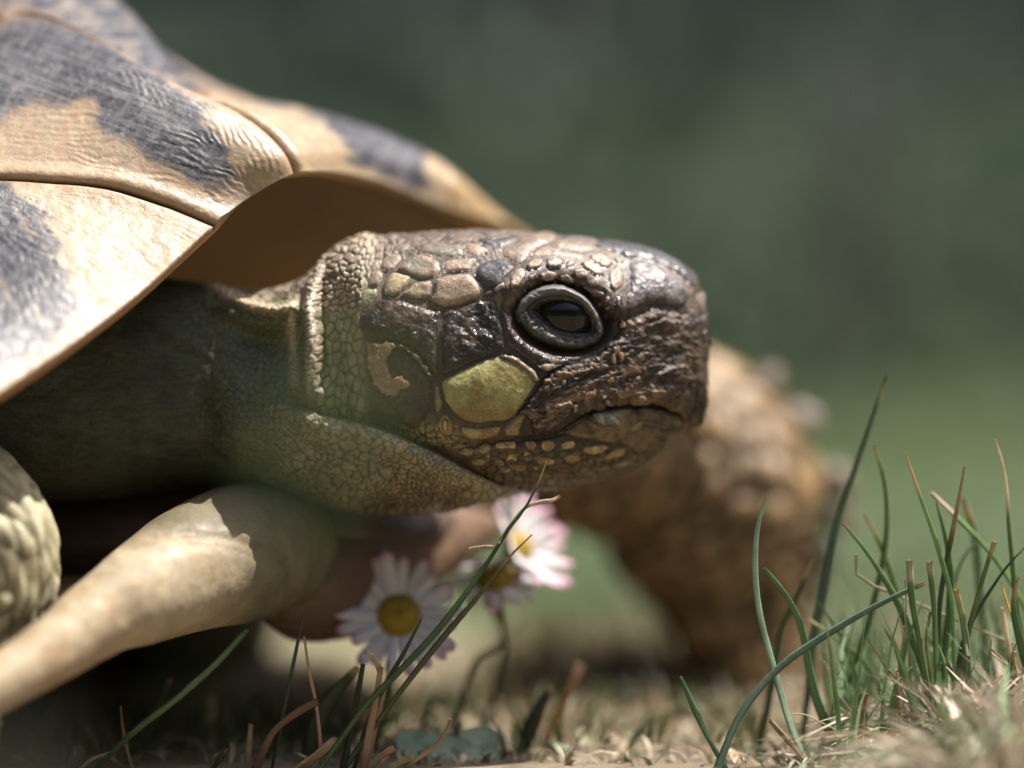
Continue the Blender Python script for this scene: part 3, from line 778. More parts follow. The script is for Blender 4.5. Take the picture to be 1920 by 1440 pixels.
plate('cheek_bead', ell('C', 1148, 640, 30, 45, .1), 6, (.38, .30, .14), step=2.2, base=8, edge_w=3)
plate('cheek_scale', zpoly('C', [(1062, 335), (1100, 345), (1112, 420), (1130, 490), (1108, 555), (1070, 565), (1058, 480)]), 8, (.20, .165, .08), step=2.6)
plate('cheek_scale', zpoly('C', [(1600, 690), (1640, 632), (1750, 545), (1790, 560), (1740, 660), (1730, 738), (1610, 740)]), 9, (.24, .18, .085), step=2.6, tint=(.34, .28, .16), rings=.6)
for pts in ([(960, 690), (1000, 640), (1050, 632), (1058, 700), (1010, 722)], [(1015, 730), (1062, 708), (1090, 740), (1060, 790), (1010, 775)], [(1100, 755), (1180, 752), (1270, 770), (1200, 800), (1110, 800)],
            [(920, 720), (990, 725), (1000, 775), (930, 760)], [(1060, 800), (1150, 812), (1130, 850), (1060, 830)], [(1165, 815), (1260, 790), (1350, 785), (1290, 830), (1190, 850)],
            [(1230, 850), (1330, 815), (1400, 840), (1350, 900), (1260, 890)], [(1400, 800), (1500, 785), (1520, 850), (1440, 890), (1390, 860)], [(1330, 920), (1440, 900), (1500, 930), (1440, 980), (1350, 965)]):
    plate('jaw_scale', zpoly('C', pts), 6, (.23, .205, .10), step=2.8, tint=(.16, .12, .05), rim=(.1, .08, .035), edge_w=4)
plate('cheek_plate', zpoly('A', [(165, 590), (205, 690), (250, 800), (330, 905), (450, 985), (600, 1045), (760, 1068), (640, 1112), (510, 1172), (400, 1085), (300, 1010), (215, 950), (160, 720)]), 8, (.030, .022, .018), M_HORN, step=2.8, relief=2.4, rim=(.16, .125, .10), tint=(.11, .085, .07))
plate('skin_flake', zpoly('A', [(420, 1100), (500, 1090), (590, 1085), (640, 1100), (560, 1140), (505, 1162)]), 3, (.38, .29, .22), step=2.4, base=7, ragged=4, edge_w=2)

# -- the horny beak: one piece round the snout, ragged and flaking
def beak_relief(u, v, d):
    a = ridged(u / 46, (v + .25 * u) / 20, 301, 5); b = ridged(u / 14, v / 11, 305, 3)
    amp = .7 + .3 * sstep(1290, 1180, u)
    fl = sstep(.62, .72, fbm(u / 34, (v + .3 * u) / 16, 311))
    patch = soft_in(u, v, zpoly('D', [(1270, 380), (1340, 250), (1450, 200), (1540, 185), (1620, 260), (1635, 350), (1590, 560), (1440, 500), (1300, 430)]), 3)
    return amp * (9 * (a - .5) + 5 * (b - .5) + 3 * (ridged(u / 6, v / 4, 307, 2) - .5)) + 5 * fl * amp + 4 * patch + 3 * ridged(u / 9, v / 40, 341, 2) * patch
beak_near = zpoly('D', [(512, 268), (440, 370), (330, 515), (280, 590), (350, 565), (400, 640), (415, 738), (540, 712), (640, 640), (700, 598), (820, 556), (1000, 512), (1130, 498), (1330, 488), (1440, 500), (1520, 540), (1562, 585), (1590, 640), (1700, 655), (1750, 620),
                        (1790, 450), (1830, 200), (1850, -40), (1840, -120), (1760, -180), (1735, -220), (1655, -270), (1560, -222), (1350, -262), (1250, -222), (1130, -150), (1040, -30), (950, 75), (800, 145), (640, 205)])
def beak_col(C, u, v, d, prof):
    a = ridged(u / 46, (v + .25 * u) / 20, 301, 5); b = ridged(u / 14, v / 11, 305, 3)
    amp = .35 + .65 * sstep(1290, 1180, u)
    g = fbm((u - .3 * v) / 60, (v + .35 * u) / 22, 361)
    scuff = sstep(.53, .66, .5 * fbm((u - .4 * v) / 16, (v + .4 * u) / 5.5, 351, 5) + .5 * a) * sstep(.40, .58, g)
    C = mix(C, [.24, .155, .09], .75 * scuff * amp)
    C = mix(C, [.012, .009, .007], .8 * sstep(.5, .36, a) * amp)
    low = gauss(seg_dist(u, v, MOUTH)[0], 20) * sstep(1030, 1110, u)
    C = mix(C, [.17, .115, .05], .75 * low * sstep(.35, .6, fbm(u / 5, v / 16, 371)))
    scr = sstep(.62, .72, fbm((u + v) / 4, (u - v) / 40, 381, 3)) + sstep(.62, .72, fbm((u - v * .6) / 40, (u * .6 + v) / 4, 391, 3))
    return mix(C, [.20, .14, .095], .35 * np.clip(scr, 0, 1))
bk_o = plate('beak', beak_near, 9, (.026, .018, .013), M_BEAK, step=2.1, relief_fn=beak_relief, tint=(.05, .034, .023), inset=1, ragged=5, rim=(.06, .042, .03), edge_w=5, color_fn=beak_col, label='dark brown horny beak, scuffed and flaking')
lj = zpoly('D', [(565, 728), (640, 690), (740, 615), (830, 568), (1000, 530), (1130, 516), (1330, 508), (1440, 524), (1555, 590), (1590, 615), (1560, 690), (1480, 790), (1400, 860), (1320, 905), (1250, 900), (1150, 812), (1040, 800), (900, 772), (780, 756), (700, 738)])
def jaw_relief(u, v, d):
    b = gauss(np.hypot((u - 1138) / 30, (v - 788) / 15), 1)
    return 9 * b + 3.5 * (ridged(u / 20, v / 9, 401, 4) - .5) * (1 - b)
def jaw_col(C, u, v, d, prof):
    return mix(C, [.17, .12, .065], .6 * sstep(.52, .66, ridged(u / 22, (v - .2 * u) / 8, 401, 4)))
plate('lower_beak', lj, 7, (.036, .026, .016), M_BEAK, step=2.4, color_fn=jaw_col, relief_fn=jaw_relief, tint=(.17, .125, .07), rim=(.05, .035, .02), label='brown edge of the lower jaw')
plate('lip_bead', ell('D', 985, 610, 112, 50, .12), 17, (.13, .135, .10), M_HORN, step=2.2, base=8, edge_w=12, relief=2.5, tint=(.25, .26, .20), rim=(.04, .03, .02))
plate('lip_bead', ell('D', 1210, 650, 60, 40, -.4), 6, (.22, .18, .09), M_HORN, step=2.6, base=8)
# flakes of horn hanging on the beak
for (x, y, a, b, r) in ((700, 240, 110, 28, -.25), (860, 200, 90, 24, -.3), (820, 395, 95, 24, -.15), (620, 330, 70, 20, -.4), (1000, 300, 50, 26, .5), (1090, 120, 26, 55, .5), (1040, 80, 30, 60, .2), (940, 470, 100, 12, -.1), (1060, 390, 50, 40, .2), (720, 500, 26, 30, 0)):
    plate('horn_flake', ell('D', x, y, a, b, r, 18, .5), 3, (.27, .17, .105), M_SCALE, step=2.2, base=11 + R_.uniform(0, 4), ragged=6, edge_w=2, relief=2.2, inset=.3, tint=(.13, .085, .055), rim=(.34, .23, .15))
plate('skin_flake', zpoly('A', [(1080, 770), (1100, 742), (1122, 760), (1130, 800), (1085, 812)]), 5, (.50, .34, .22), step=2, base=7, edge_w=2, inset=.2)
# -- scales of the lower jaw
JS = [zpoly('D', p) for p in ([(100, 795), (180, 768), (288, 772), (292, 848), (112, 848)], [(332, 778), (420, 768), (458, 800), (430, 858), (360, 850)], [(612, 792), (720, 754), (764, 800), (740, 840), (622, 850)],
      [(772, 850), (802, 812), (958, 792), (1026, 816), (960, 878), (862, 888)], [(962, 890), (1050, 818), (1148, 822), (1140, 888), (1022, 918), (922, 930)], [(1162, 824), (1256, 916), (1210, 918), (1152, 880)])]
JS += [ell('D', 245, 908, 54, 48), ell('D', 372, 892, 46, 50), ell('D', 530, 812, 66, 54), ell('D', 722, 906, 78, 40), ell('D', 510, 930, 84, 42), ell('D', 150, 942, 54, 30), ell('D', 312, 982, 60, 34), ell('D', 190, 1000, 54, 26), ell('D', 630, 968, 50, 16),
       ell('D', 840, 940, 60, 22, -.3), ell('D', 1120, 950, 90, 26, -.2), ell('D', 60, 900, 34, 40), ell('D', 40, 820, 40, 44), ell('D', 420, 985, 50, 24), ell('D', 760, 970, 60, 16, -.15), ell('D', 960, 985, 70, 18, -.2)]
for p in JS:
    k = R_.uniform(0, 1)
    plate('jaw_scale', p, 7, (.20 + .08 * k, .135 + .06 * k, .06 + .03 * k), dish=.45, rings=.9, step=2.2, edge_w=4, rim=(.045, .03, .015), tint=(.42, .31, .16))

# ---- the eye
ECX, ECY = 1052.0, 600.0
def on_face(px, py, out):
    u, v = uv_from_px(px, py)
    q = q_from_uv(u, v)
    return surf_uq(u, q)
def eye_curve(cx, cy, a, b, rot, ph, sq=2.0):
    c, s = np.cos(ph), np.sin(ph)
    x = a * np.sign(c) * np.abs(c) ** (2 / sq); y = b * np.sign(s) * np.abs(s) ** (2 / sq)
    return cx + math.cos(rot) * x - math.sin(rot) * y, cy + math.sin(rot) * x + math.cos(rot) * y
eye_y = float(np.mean(surf_uv(*[np.array([z]) for z in (960., 640.)])[..., 1]))
ring_out = np.linspace(0, 2 * np.pi, 40, endpoint=False)
ox, oy = eye_curve(1050, 596, 104, 74, .22, ring_out)
EY = float(np.mean(on_face(ox, oy, 0)[:, 1]))            # the plane of the orbit's rim
slope = np.polyfit(ox - 1050, on_face(ox, oy, 0)[:, 1], 1)[0]
LT = {}
for nm_, oo, ii in (('upper_eyelid', [(966, 606), (962, 588), (974, 562), (1000, 543), (1034, 532), (1066, 537), (1096, 555), (1120, 582), (1134, 612), (1132, 630)], [(1014, 592), (1007, 582), (1013, 573), (1027, 568), (1045, 566), (1063, 568), (1079, 573), (1092, 583), (1101, 597), (1106, 609)]),
                    ('lower_eyelid', [(1134, 612), (1131, 634), (1106, 651), (1068, 657), (1030, 650), (998, 634), (975, 613), (962, 588)], [(1106, 607), (1102, 616), (1089, 620), (1072, 619), (1053, 614), (1034, 605), (1018, 593), (1007, 580)])):
    LT[nm_] = (cr([(a, b, 0) for a, b in oo], 80), cr([(a, b, 0) for a, b in ii], 80), np.linspace(0, 1, 80))
def lid(ph0, ph1, name, ridge_h, colr):
    n = 90; ph = np.linspace(ph0, ph1, n)
    prof = [(0.0, 10), (.05, -4), (.12, -14), (.22, -21), (.34, -23), (.50, -20), (.66, -14), (.80, -8), (.92, -1), (1.0, 8), (1.02, 30)]
    prof = cr([(a, b, 0) for a, b in prof], 44)
    V = []; Cc = []
    tt = (ph - ph0) / (ph1 - ph0)
    ax, ay = np.interp(tt, LT[name][2], LT[name][0][:, 0]), np.interp(tt, LT[name][2], LT[name][0][:, 1])
    bx, by = np.interp(tt, LT[name][2], LT[name][1][:, 0]), np.interp(tt, LT[name][2], LT[name][1][:, 1])
    for k, (t, h, _) in enumerate(prof):
        x = ax * (1 - t) + bx * t; y = ay * (1 - t) + by * t
        rx, ry = (x - 1052) / 80, (y - 596) / 58
        wb = 5.0 * (fbm(ph * 2.6, 0 * ph + t * 1.5, 41) - .5) + 2.2 * (fbm(ph * 9, 0 * ph + t * 4, 43) - .5)
        x = x + wb * rx; y = y + wb * ry
        hh = h * ridge_h
        yy = EY + 16 + slope * (x - 1050) + hh
        if h < 0: yy = yy + 1.5 * np.sin(24 * t + 9 * fbm(ph * 2, t * 3 + 0 * ph, 7)) * float(sstep(.1, .35, t)) + 4.5 * (fbm(ph * 5, t * 7 + 0 * ph, 8) - .5) + 3.4 * (fbm(ph * 16, t * 9 + 0 * ph, 9) - .5) + .7 * np.sin(ph * 23 + 14 * fbm(ph * 3, t * 3 + 0 * ph, 12)) * float(sstep(.05, .2, t)) * float(sstep(.75, .5, t)) + 6 * np.cos(ph - 5.3) * (-1 if ridge_h == 1 else .6)
        f = (D + yy) / D
        V.append(np.stack([(x - 960) * f, yy, (720 - y) * f], -1))
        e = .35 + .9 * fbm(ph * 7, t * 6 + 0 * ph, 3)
        c = mix(np.asarray(colr) * .30, np.asarray(colr), sstep(.62, .15, t) * np.ones(n)) * e[:, None] * (.8 + .4 * np.cos(ph - 5.5))[:, None]  # tone painted lighter at upper right, where sun catches the lids
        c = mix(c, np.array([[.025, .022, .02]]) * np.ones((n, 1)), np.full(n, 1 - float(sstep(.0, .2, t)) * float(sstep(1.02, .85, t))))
        Cc.append(c)
    V = np.array(V); Cc = np.array(Cc)
    return mk(name, V.reshape(-1, 3), grid_faces(len(prof), n), Cc.reshape(-1, 3), M_LID, EYEO)
def eyeball():
    c = P3(1055, 593, EY + 58); r = 64.0
    nu, nv = 48, 64
    a = np.linspace(0, np.pi, nu)[:, None]; b = np.linspace(0, 2 * np.pi, nv, endpoint=False)[None]
    d = np.stack([np.sin(a) * np.cos(b), -np.cos(a) + 0 * b, np.sin(a) * np.sin(b)], -1)
    rad = np.sin(a) + 0 * b
    P = c + d * r * np.array([1.0, .92, .85])
    C = mix([.006, .005, .004], [.022, .017, .013], sstep(.35, .5, rad) * (.4 + .9 * fbm(b * 12 + 0 * a, a * 4 + 0 * b, 2)))
    return mk('eye', P.reshape(-1, 3), grid_faces(nu, nv, True), C.reshape(-1, 3), M_EYE, body, label='dark glossy eye with heavy grey lids')
EYEO = eyeball()
lid(math.pi * .98, math.pi * 2.04, 'upper_eyelid', 1.0, (.19, .175, .165))
lid(-.02 + .04, math.pi * 1.02, 'lower_eyelid', .9, (.115, .10, .085))
# nostril: a shallow ringed pit on the nose, its depth painted dark
def nostril():
    u, v = uv_from_px(np.array([1313.]), np.array([627.]))
    q = q_from_uv(u, v); c = surf_uq(u, q)[0]; n = norm_uq(u, q)[0]
    a = np.cross(n, [0, 0, 1]); a /= np.linalg.norm(a); b = np.cross(a, n)
    V = []; C = []
    for (r, h, cc) in ((8, 8, .10), (6.6, 13.5, .12), (5, 13.2, .06), (3.8, 11.6, .01), (2, 10.6, .005)):
        for k in range(18):
            t = 2 * math.pi * k / 18
            V.append(c + n * h + a * r * .8 * math.cos(t) + b * r * 1.25 * math.sin(t)); C.append([cc, cc * .85, cc * .75])
    F = grid_faces(5, 18, True).tolist() + [list(range(72, 90))]
    mk('nostril', V, F, C, M_HORN, body)
nostril()

# ---------------------------------------------------------------- the shell
# columns run from the rim up to the top of the dome; seven points each
COLS = [
    [(-420, 980, -820), (-430, 850, -720), (-450, 700, -600), (-480, 560, -470), (-520, 430, -330), (-620, 100, 150), (-760, -520, 900)],
    [(0, 735, -400), (-30, 630, -315), (-70, 520, -215), (-120, 420, -130), (-200, 330, -60), (-420, 60, 330), (-760, -520, 900)],
    [(230, 578, -185), (150, 490, -145), (50, 420, -110), (-60, 362, -85), (-260, 320, -50), (-430, 20, 330), (-760, -520, 900)],
    [(402, 424, -20), (310, 386, -18), (200, 353, -24), (60, 340, -36), (-220, 312, -30), (-420, -60, 420), (-760, -520, 900)],
    [(462, 374, 30), (410, 318, 20), (320, 236, 40), (210, 140, 120), (30, 30, 265), (-150, -190, 560), (-760, -520, 900)],
    [(552, 326, 65), (538, 292, 62), (500, 250, 85), (432, 206, 115), (345, 178, 150), (140, -60, 560), (-760, -520, 900)],
    [(700, 338, 400), (692, 288, 415), (650, 240, 470), (550, 204, 520), (405, 172, 560), (185, 10, 620), (-760, -520, 900)],
    [(842, 394, 580), (842, 338, 590), (800, 292, 640), (690, 250, 700), (530, 216, 740), (195, 62, 830), (-760, -520, 900)],
    [(980, 436, 800), (962, 428, 830), (905, 398, 860), (800, 342, 900), (640, 275, 950), (200, 95, 1050), (-760, -520, 900)],
    [(1060, 560, 1150), (1040, 520, 1190), (960, 470, 1230), (820, 400, 1270), (640, 320, 1300), (180, 120, 1380), (-760, -520, 900)],
    [(700, 760, 2300), (680, 700, 2300), (600, 630, 2290), (500, 550, 2250), (380, 450, 2180), (0, 150, 1900), (-760, -520, 900)],
    [(-600, 860, 2850), (-600, 780, 2820), (-610, 690, 2760), (-620, 580, 2660), (-640, 450, 2500), (-700, 80, 1950), (-760, -520, 900)],
    [(-1900, 900, 2100), (-1860, 810, 2050), (-1800, 700, 1820), (-1720, 570, 1740), (-1620, 420, 1640), (-1280, 20, 1350), (-760, -520, 900)],
    [(-1900, 960, 200), (-1860, 850, 220), (-1800, 720, 260), (-1720, 580, 320), (-1620, 420, 400), (-1280, 0, 620), (-760, -520, 900)],
    [(-1000, 1010, -680), (-1000, 880, -600), (-1000, 740, -500), (-1000, 590, -390), (-990, 430, -260), (-920, 60, 200), (-760, -520, 900)],
]
NC = len(COLS)
CP = np.array([[P3(*p) for p in c] for c in COLS])          # (NC, 7, 3)
def hermite(p0, p1, m0, m1, t):
    t = t[..., None]
    return (2*t**3-3*t**2+1)*p0 + (t**3-2*t**2+t)*m0 + (-2*t**3+3*t**2)*p1 + (t**3-t**2)*m1
def cat(p, i, t):
    """Catmull-Rom with chord-limited tangents; p a function of the index"""
    a, b, c, d = p(i - 1), p(i), p(i + 1), p(i + 2)
    l0 = np.linalg.norm(b - a, axis=-1)[..., None] + 1e-6; l1 = np.linalg.norm(c - b, axis=-1)[..., None] + 1e-6; l2 = np.linalg.norm(d - c, axis=-1)[..., None] + 1e-6
    m0 = (c - a) / (l0 + l1) * l1; m1 = (d - b) / (l1 + l2) * l1
    return hermite(b, c, m0, m1, t)
def shell_pt(c, r):
    c = np.asarray(c, float); r = np.asarray(r, float)
    r = np.clip(r, 0, 6); ri = np.minimum(r.astype(int), 5); rf = r - ri
    ci = np.floor(c).astype(int); cf = c - ci
    def colv(k):
        kk = (ci + k) % NC
        def row(j):
            j = np.asarray(j)
            jc = np.clip(j, 0, 6)
            p = CP[kk, jc]
            lo = (j < 0)[..., None]; hi = (j > 6)[..., None]
            p = np.where(lo, 2 * CP[kk, 0] - CP[kk, 1], p)
            return np.where(hi, 2 * CP[kk, 6] - CP[kk, 5], p)
        return cat(row, ri, rf)
    V = {k: colv(k) for k in (-1, 0, 1, 2)}
    a, b, c2, d = V[-1], V[0], V[1], V[2]
    l0 = np.linalg.norm(b - a, axis=-1)[..., None] + 1e-6; l1 = np.linalg.norm(c2 - b, axis=-1)[..., None] + 1e-6; l2 = np.linalg.norm(d - c2, axis=-1)[..., None] + 1e-6
    m0 = (c2 - a) / (l0 + l1) * l1; m1 = (d - b) / (l1 + l2) * l1
    return hermite(b, c2, m0, m1, cf)
def shell_n(c, r, e=.02):
    a = shell_pt(c + e, r) - shell_pt(c - e, r)
    b = shell_pt(c, np.minimum(r + e, 6)) - shell_pt(c, np.maximum(r - e, 0))
    n = np.cross(a, b); n /= np.linalg.norm(n, axis=-1)[..., None] + 1e-9
    return n
_ctr = P3(-500, 700, 900)
_sg = np.sign(np.sum(shell_n(np.array([3.0]), np.array([2.0])) * (shell_pt(np.array([3.0]), np.array([2.0])) - _ctr)))
def shell_out(c, r): return shell_n(c, r) * _sg

# bony carapace under the scutes: outer face inset, inner face, joined at the rim
def carapace():
    cs = np.concatenate([np.arange(-1, 9, .1), np.arange(9, NC - 1, .25)]); rs = np.concatenate([np.linspace(0, 4, 20), np.linspace(4.3, 5.97, 8)])
    Cg, Rg = np.meshgrid(cs, rs, indexing='ij')
    P = shell_pt(Cg, Rg); n = shell_out(Cg, Rg)
    th = 26 + 60 * sstep(0, 1.6, Rg)
    O = P - n * 9.0; I = P - n * th[..., None]
    A = np.concatenate([I[:, ::-1], O], 1)
    nv = A.shape[1]
    F = grid_faces(nv, len(cs), True)
    V = A.transpose(1, 0, 2).reshape(-1, 3)
    u = np.repeat(Cg, 2, 1)
    Cc = np.ones((len(V), 3)) * [.17, .10, .045]
    inn = np.zeros((nv, len(cs))); inn[:len(rs)] = 1
    rr = np.concatenate([rs[::-1], rs])[:, None] + 0 * inn
    cq = Cg[:, 0][None, :] + 0 * rr
    deep = mix([.058, .060, .036], [.44, .22, .085], sstep(6.6, 8.0, cq)) * (.6 + .8 * fbm(cq * 9, rr * 5, 5))[..., None]  # olive to orange ramp paints shade, then glow through the far rim
    cc = mix([.16, .09, .04], mix([.70, .36, .13], deep, sstep(.05, 1.3, rr)), inn)  # inner rim painted orange for light shining through the horn
    return mk('carapace', V, F, cc.reshape(-1, 3), M_BONE, tort)
cara = carapace()

def scute(name, c0, c1, r0, r1, nc, nr, colour, rise=0.0, lip=0.0, growth=1.0, label=None, rim=False, seed=0):
    e = 1e-3
    cs = np.linspace(c0, c1, nc); rs = np.linspace(r0, r1, nr)
    Cg, Rg = np.meshgrid(cs, rs, indexing='ij')
    P = shell_pt(Cg, Rg); n = shell_out(Cg, Rg)
    # distances in units from each edge along the grid
    du = np.linalg.norm(np.diff(P, axis=0), axis=-1); dv = np.linalg.norm(np.diff(P, axis=1), axis=-1)
    a0 = np.vstack([np.zeros((1, nr)), np.cumsum(du, 0)]); a1 = a0[-1:] - a0
    b0 = np.hstack([np.zeros((nc, 1)), np.cumsum(dv, 1)]); b1 = b0[:, -1:] - b0
    big = 1e6
    dseam = np.minimum(np.minimum(a0, a1), np.minimum(b1, big if rim else b0))
    px, py = to_px(P)
    wv = 60 * (fbm(px / 90, py / 60, seed) - .5) + 10 * (fbm(px / 16, py / 16, seed + 2) - .5)
    h = 5.0 * (1 - np.exp(-dseam / 5.0)) - 9.0 * np.exp(-dseam / 3.0) * 1.0
    h = h + lip * np.exp(-((a0 - 20) / 22) ** 2) + rise * np.exp(-((a1 - 16) / 20) ** 2)
    # growth rings parallel to the seams
    g = np.minimum(np.minimum(a0, a1 * 1.2), b1 * 1.0)
    ringp = np.sin((g + wv) / 2.6) * sstep(.35, .7, fbm(px / 50, py / 22, seed + 4))
    h = h + growth * 1.1 * ringp * sstep(18, 50, g)
    h = h + 1.6 * (fbm(px / 20, py / 14, seed + 6) - .5) + 2.5 * (fbm(a0 / 90, b0 / 90, seed + 8) - .5)
    V = P + n * h[..., None]
    C = colour(Cg, Rg, px, py, g, dseam)
    C = C * (1 + .12 * growth * ringp * sstep(14, 40, g))[..., None]
    C = mix(C, np.array([.40, .235, .13]) * np.ones(3), .55 * np.exp(-dseam / 16))
    C = mix([.14, .085, .04], C, sstep(1.5, 7, dseam))
    B = P - n * 8.0
    if rim: B[:, 0] = P[:, 0] - n[:, 0] * 16.0
    V = np.concatenate([V.reshape(-1, 3), B.reshape(-1, 3)]); C2 = np.concatenate([C.reshape(-1, 3), C.reshape(-1, 3) * .8])
    N = nc * nr
    F = grid_faces(nc, nr).tolist()
    per = [i * nr for i in range(nc)] + [(nc - 1) * nr + j for j in range(1, nr)] + [i * nr + nr - 1 for i in range(nc - 2, -1, -1)] + [j for j in range(nr - 2, 0, -1)]
    for i in range(len(per)):
        a, b = per[i], per[(i + 1) % len(per)]
        F.append([b, a, a + N, b + N])
    F0 = V[F[0]]
    if np.cross(F0[1] - F0[0], F0[2] - F0[0]) @ n[0, 0] < 0: F = [f[::-1] for f in F]
    return mk(name, V, F, C2, M_SHELL, cara, label=label)

CREAM = np.array([.315, .228, .140]); CREAM2 = np.array([.325, .25, .165]); SLATE = np.array([.036, .037, .045]); SLATE2 = np.array([.080, .077, .086])
def streak(px, py, s):
    """fine pale scratches"""
    a = fbm((px + .6 * py) / 5, (py - .6 * px) / 60, s, 3); b = fbm((px - .9 * py) / 60, (py + .9 * px) / 5, s + 3, 3)
    return sstep(.60, .74, a) * .7 + sstep(.62, .76, b) * .6
def base_cream(px, py, s):
    return mix(CREAM, CREAM2, fbm(px / 70, py / 40, s)) * (.86 + .28 * fbm(px / 18, py / 18, s + 1))[..., None]
def dark_of(px, py, s):
    d = mix(SLATE, SLATE2, sstep(.42, .75, fbm(px / 26, py / 12, s)))
    return mix(d, [.30, .27, .24], np.clip(streak(px, py, s + 2), 0, 1) * .3)
def nz(px, py, s, amp): return amp * (fbm(px / 40, py / 40, s) - .5), amp * (fbm(px / 40, py / 40, s + 9) - .5)
def c_s1(c, r, px, py, g, d):
    C = base_cream(px, py, 3)
    dx, dy = nz(px, py, 5, 60)
    dx = dx + 44 * (fbm((px + .3 * py) / 60, (py - .3 * px) / 6, 6, 4) - .5)
    m = soft_in(px + dx, py + dy, [(-80, 350), (30, 352), (75, 400), (106, 450), (118, 520), (124, 590), (100, 650), (30, 690), (-40, 720), (-260, 850), (-300, 600)], 14)
    m = m * (1 - .35 * sstep(.6, .75, fbm((px - .5 * py) / 14, (py + .5 * px) / 90, 8)))
    C = mix(C, dark_of(px, py, 11), m)
    return mix(C, [.36, .23, .15], .5 * np.exp(-np.abs(r) * 7))
def c_s2(c, r, px, py, g, d):
    C = base_cream(px, py, 23)
    C = mix(C, [.36, .23, .145], .6 * sstep(.45, .62, fbm((px + .4 * py) / 11, (py - .4 * px) / 60, 28)))
    dx, dy = nz(px, py, 25, 34)
    a_ = px * .94 + py * .34; b_ = -px * .34 + py * .94
    fib = 46 * (fbm(a_ / 110, b_ / 5, 35, 4) - .5)
    x, y = px + dx + fib * .94, py + dy + fib * .34
    m1 = soft_in(x, y, [(-300, -300), (60, -60), (200, 60), (330, 165), (372, 190), (402, 212), (385, 228), (428, 275), (446, 332), (428, 360), (380, 345), (315, 314), (262, 287), (205, 258), (170, 230), (182, 197), (120, 193), (60, 206), (0, 226), (-120, 262), (-400, 300)], 13)
    m2 = soft_in(x, y, [(405, 205), (432, 225), (443, 290), (440, 310), (415, 270), (390, 225)], 8)
    lines = sstep(.52, .70, fbm(a_ / 130, b_ / 3.2, 37, 4))
    C = mix(C, mix(dark_of(px, py, 31), [.19, .175, .17], .55 * lines), np.clip(m1, 0, 1))
    yel = soft_in(x, y, [(428, 225), (500, 258), (530, 292), (520, 322), (470, 352), (446, 330), (446, 285)], 12)
    C = mix(C, base_cream(px, py, 33), yel)
    C = mix(C, [.25, .18, .135], .6 * soft_in(x, y, [(400, 340), (450, 350), (470, 372), (405, 424), (380, 390)], 18))
    tipg = soft_in(px, py, [(345, 178), (360, 168), (440, 200), (560, 330), (540, 330), (430, 210)], 10)
    return mix(C, [.33, .22, .13], tipg * .6)
def c_s4(c, r, px, py, g, d):
    C = base_cream(px, py, 43)
    dx, dy = nz(px, py, 45, 40)
    fib = 40 * (fbm((px + .4 * py) / 70, (py - .4 * px) / 6, 47, 4) - .5)
    x, y = px + dx + fib, py + dy + .4 * fib
    m = soft_in(x, y, [(400, 130), (440, 178), (540, 205), (610, 240), (660, 282), (640, 300), (680, 322), (760, 345), (800, 350), (810, 320), (790, 280), (860, 300), (860, 200), (500, 60)], 12)
    return mix(C, dark_of(px, py, 51), m)
def c_s5(c, r, px, py, g, d):
    return mix([.38, .24, .10], CREAM2, fbm(px / 40, py / 40, 61)) * (.8 + .3 * fbm(px / 12, py / 12, 62))[..., None]
def c_top(c, r, px, py, g, d):
    C = dark_of(px, py, 71)
    C = mix(C, [.20, .16, .125], .55 * sstep(.5, .66, fbm(px / 40, py / 14, 73)))
    return mix(C, [.26, .20, .13], .7 * np.exp(-(d / 22) ** 2))
def c_any(c, r, px, py, g, d):
    C = mix([.33, .24, .12], [.04, .036, .036], sstep(.45, .6, fbm(c * 3, r * 1.3, 81)))
    return C
scute('marginal_scute', .75, 3.0, 0, 4.0, 200, 110, c_s1, rim=True, growth=.35, seed=1, label='cream scute of the near rim with a dark blotch')
scute('marginal_scute', 3.0, 5.0, 0, 4.0, 170, 190, c_s2, rim=True, lip=8, growth=.62, seed=2, label='cream and slate ridged scute over the neck')
scute('marginal_scute', 5.0, 7.0, 0, 4.0, 110, 100, c_s4, rim=True, lip=8, growth=.8, seed=3, label='slate scute on the front rim with a cream corner')
scute('marginal_scute', 7.0, 8.3, 0, 4.0, 50, 50, c_s5, rim=True, growth=.4, seed=4, label='orange yellow scute on the far rim')
scute('vertebral_scute', 3.9, 6.1, 4.0, 5.6, 90, 110, c_top, growth=1.1, seed=5)
scute('costal_scute', 1.2, 3.9, 4.0, 5.6, 70, 70, c_top, growth=1.1, seed=6)
scute('costal_scute', 6.1, 8.6, 4.0, 5.6, 50, 50, c_top, growth=.9, seed=7)
k = 8.3
while k < NC + .7:
    k2 = min(k + 1.15, NC + .75)
    scute('marginal_scute', k, k2, 0, 4.0, 24, 24, c_any, rim=True, growth=.5, seed=10 + int(k * 3)); k = k2
k = 8.6
while k < NC + 1.2:
    k2 = min(k + 2.15, NC + 1.2)
    scute('costal_scute', k, k2, 4.0, 5.6, 24, 24, c_any, growth=.5, seed=40 + int(k * 3)); k = k2
scute('vertebral_scute', 0, NC, 5.6, 5.97, 60, 8, c_top, growth=.5, seed=70)

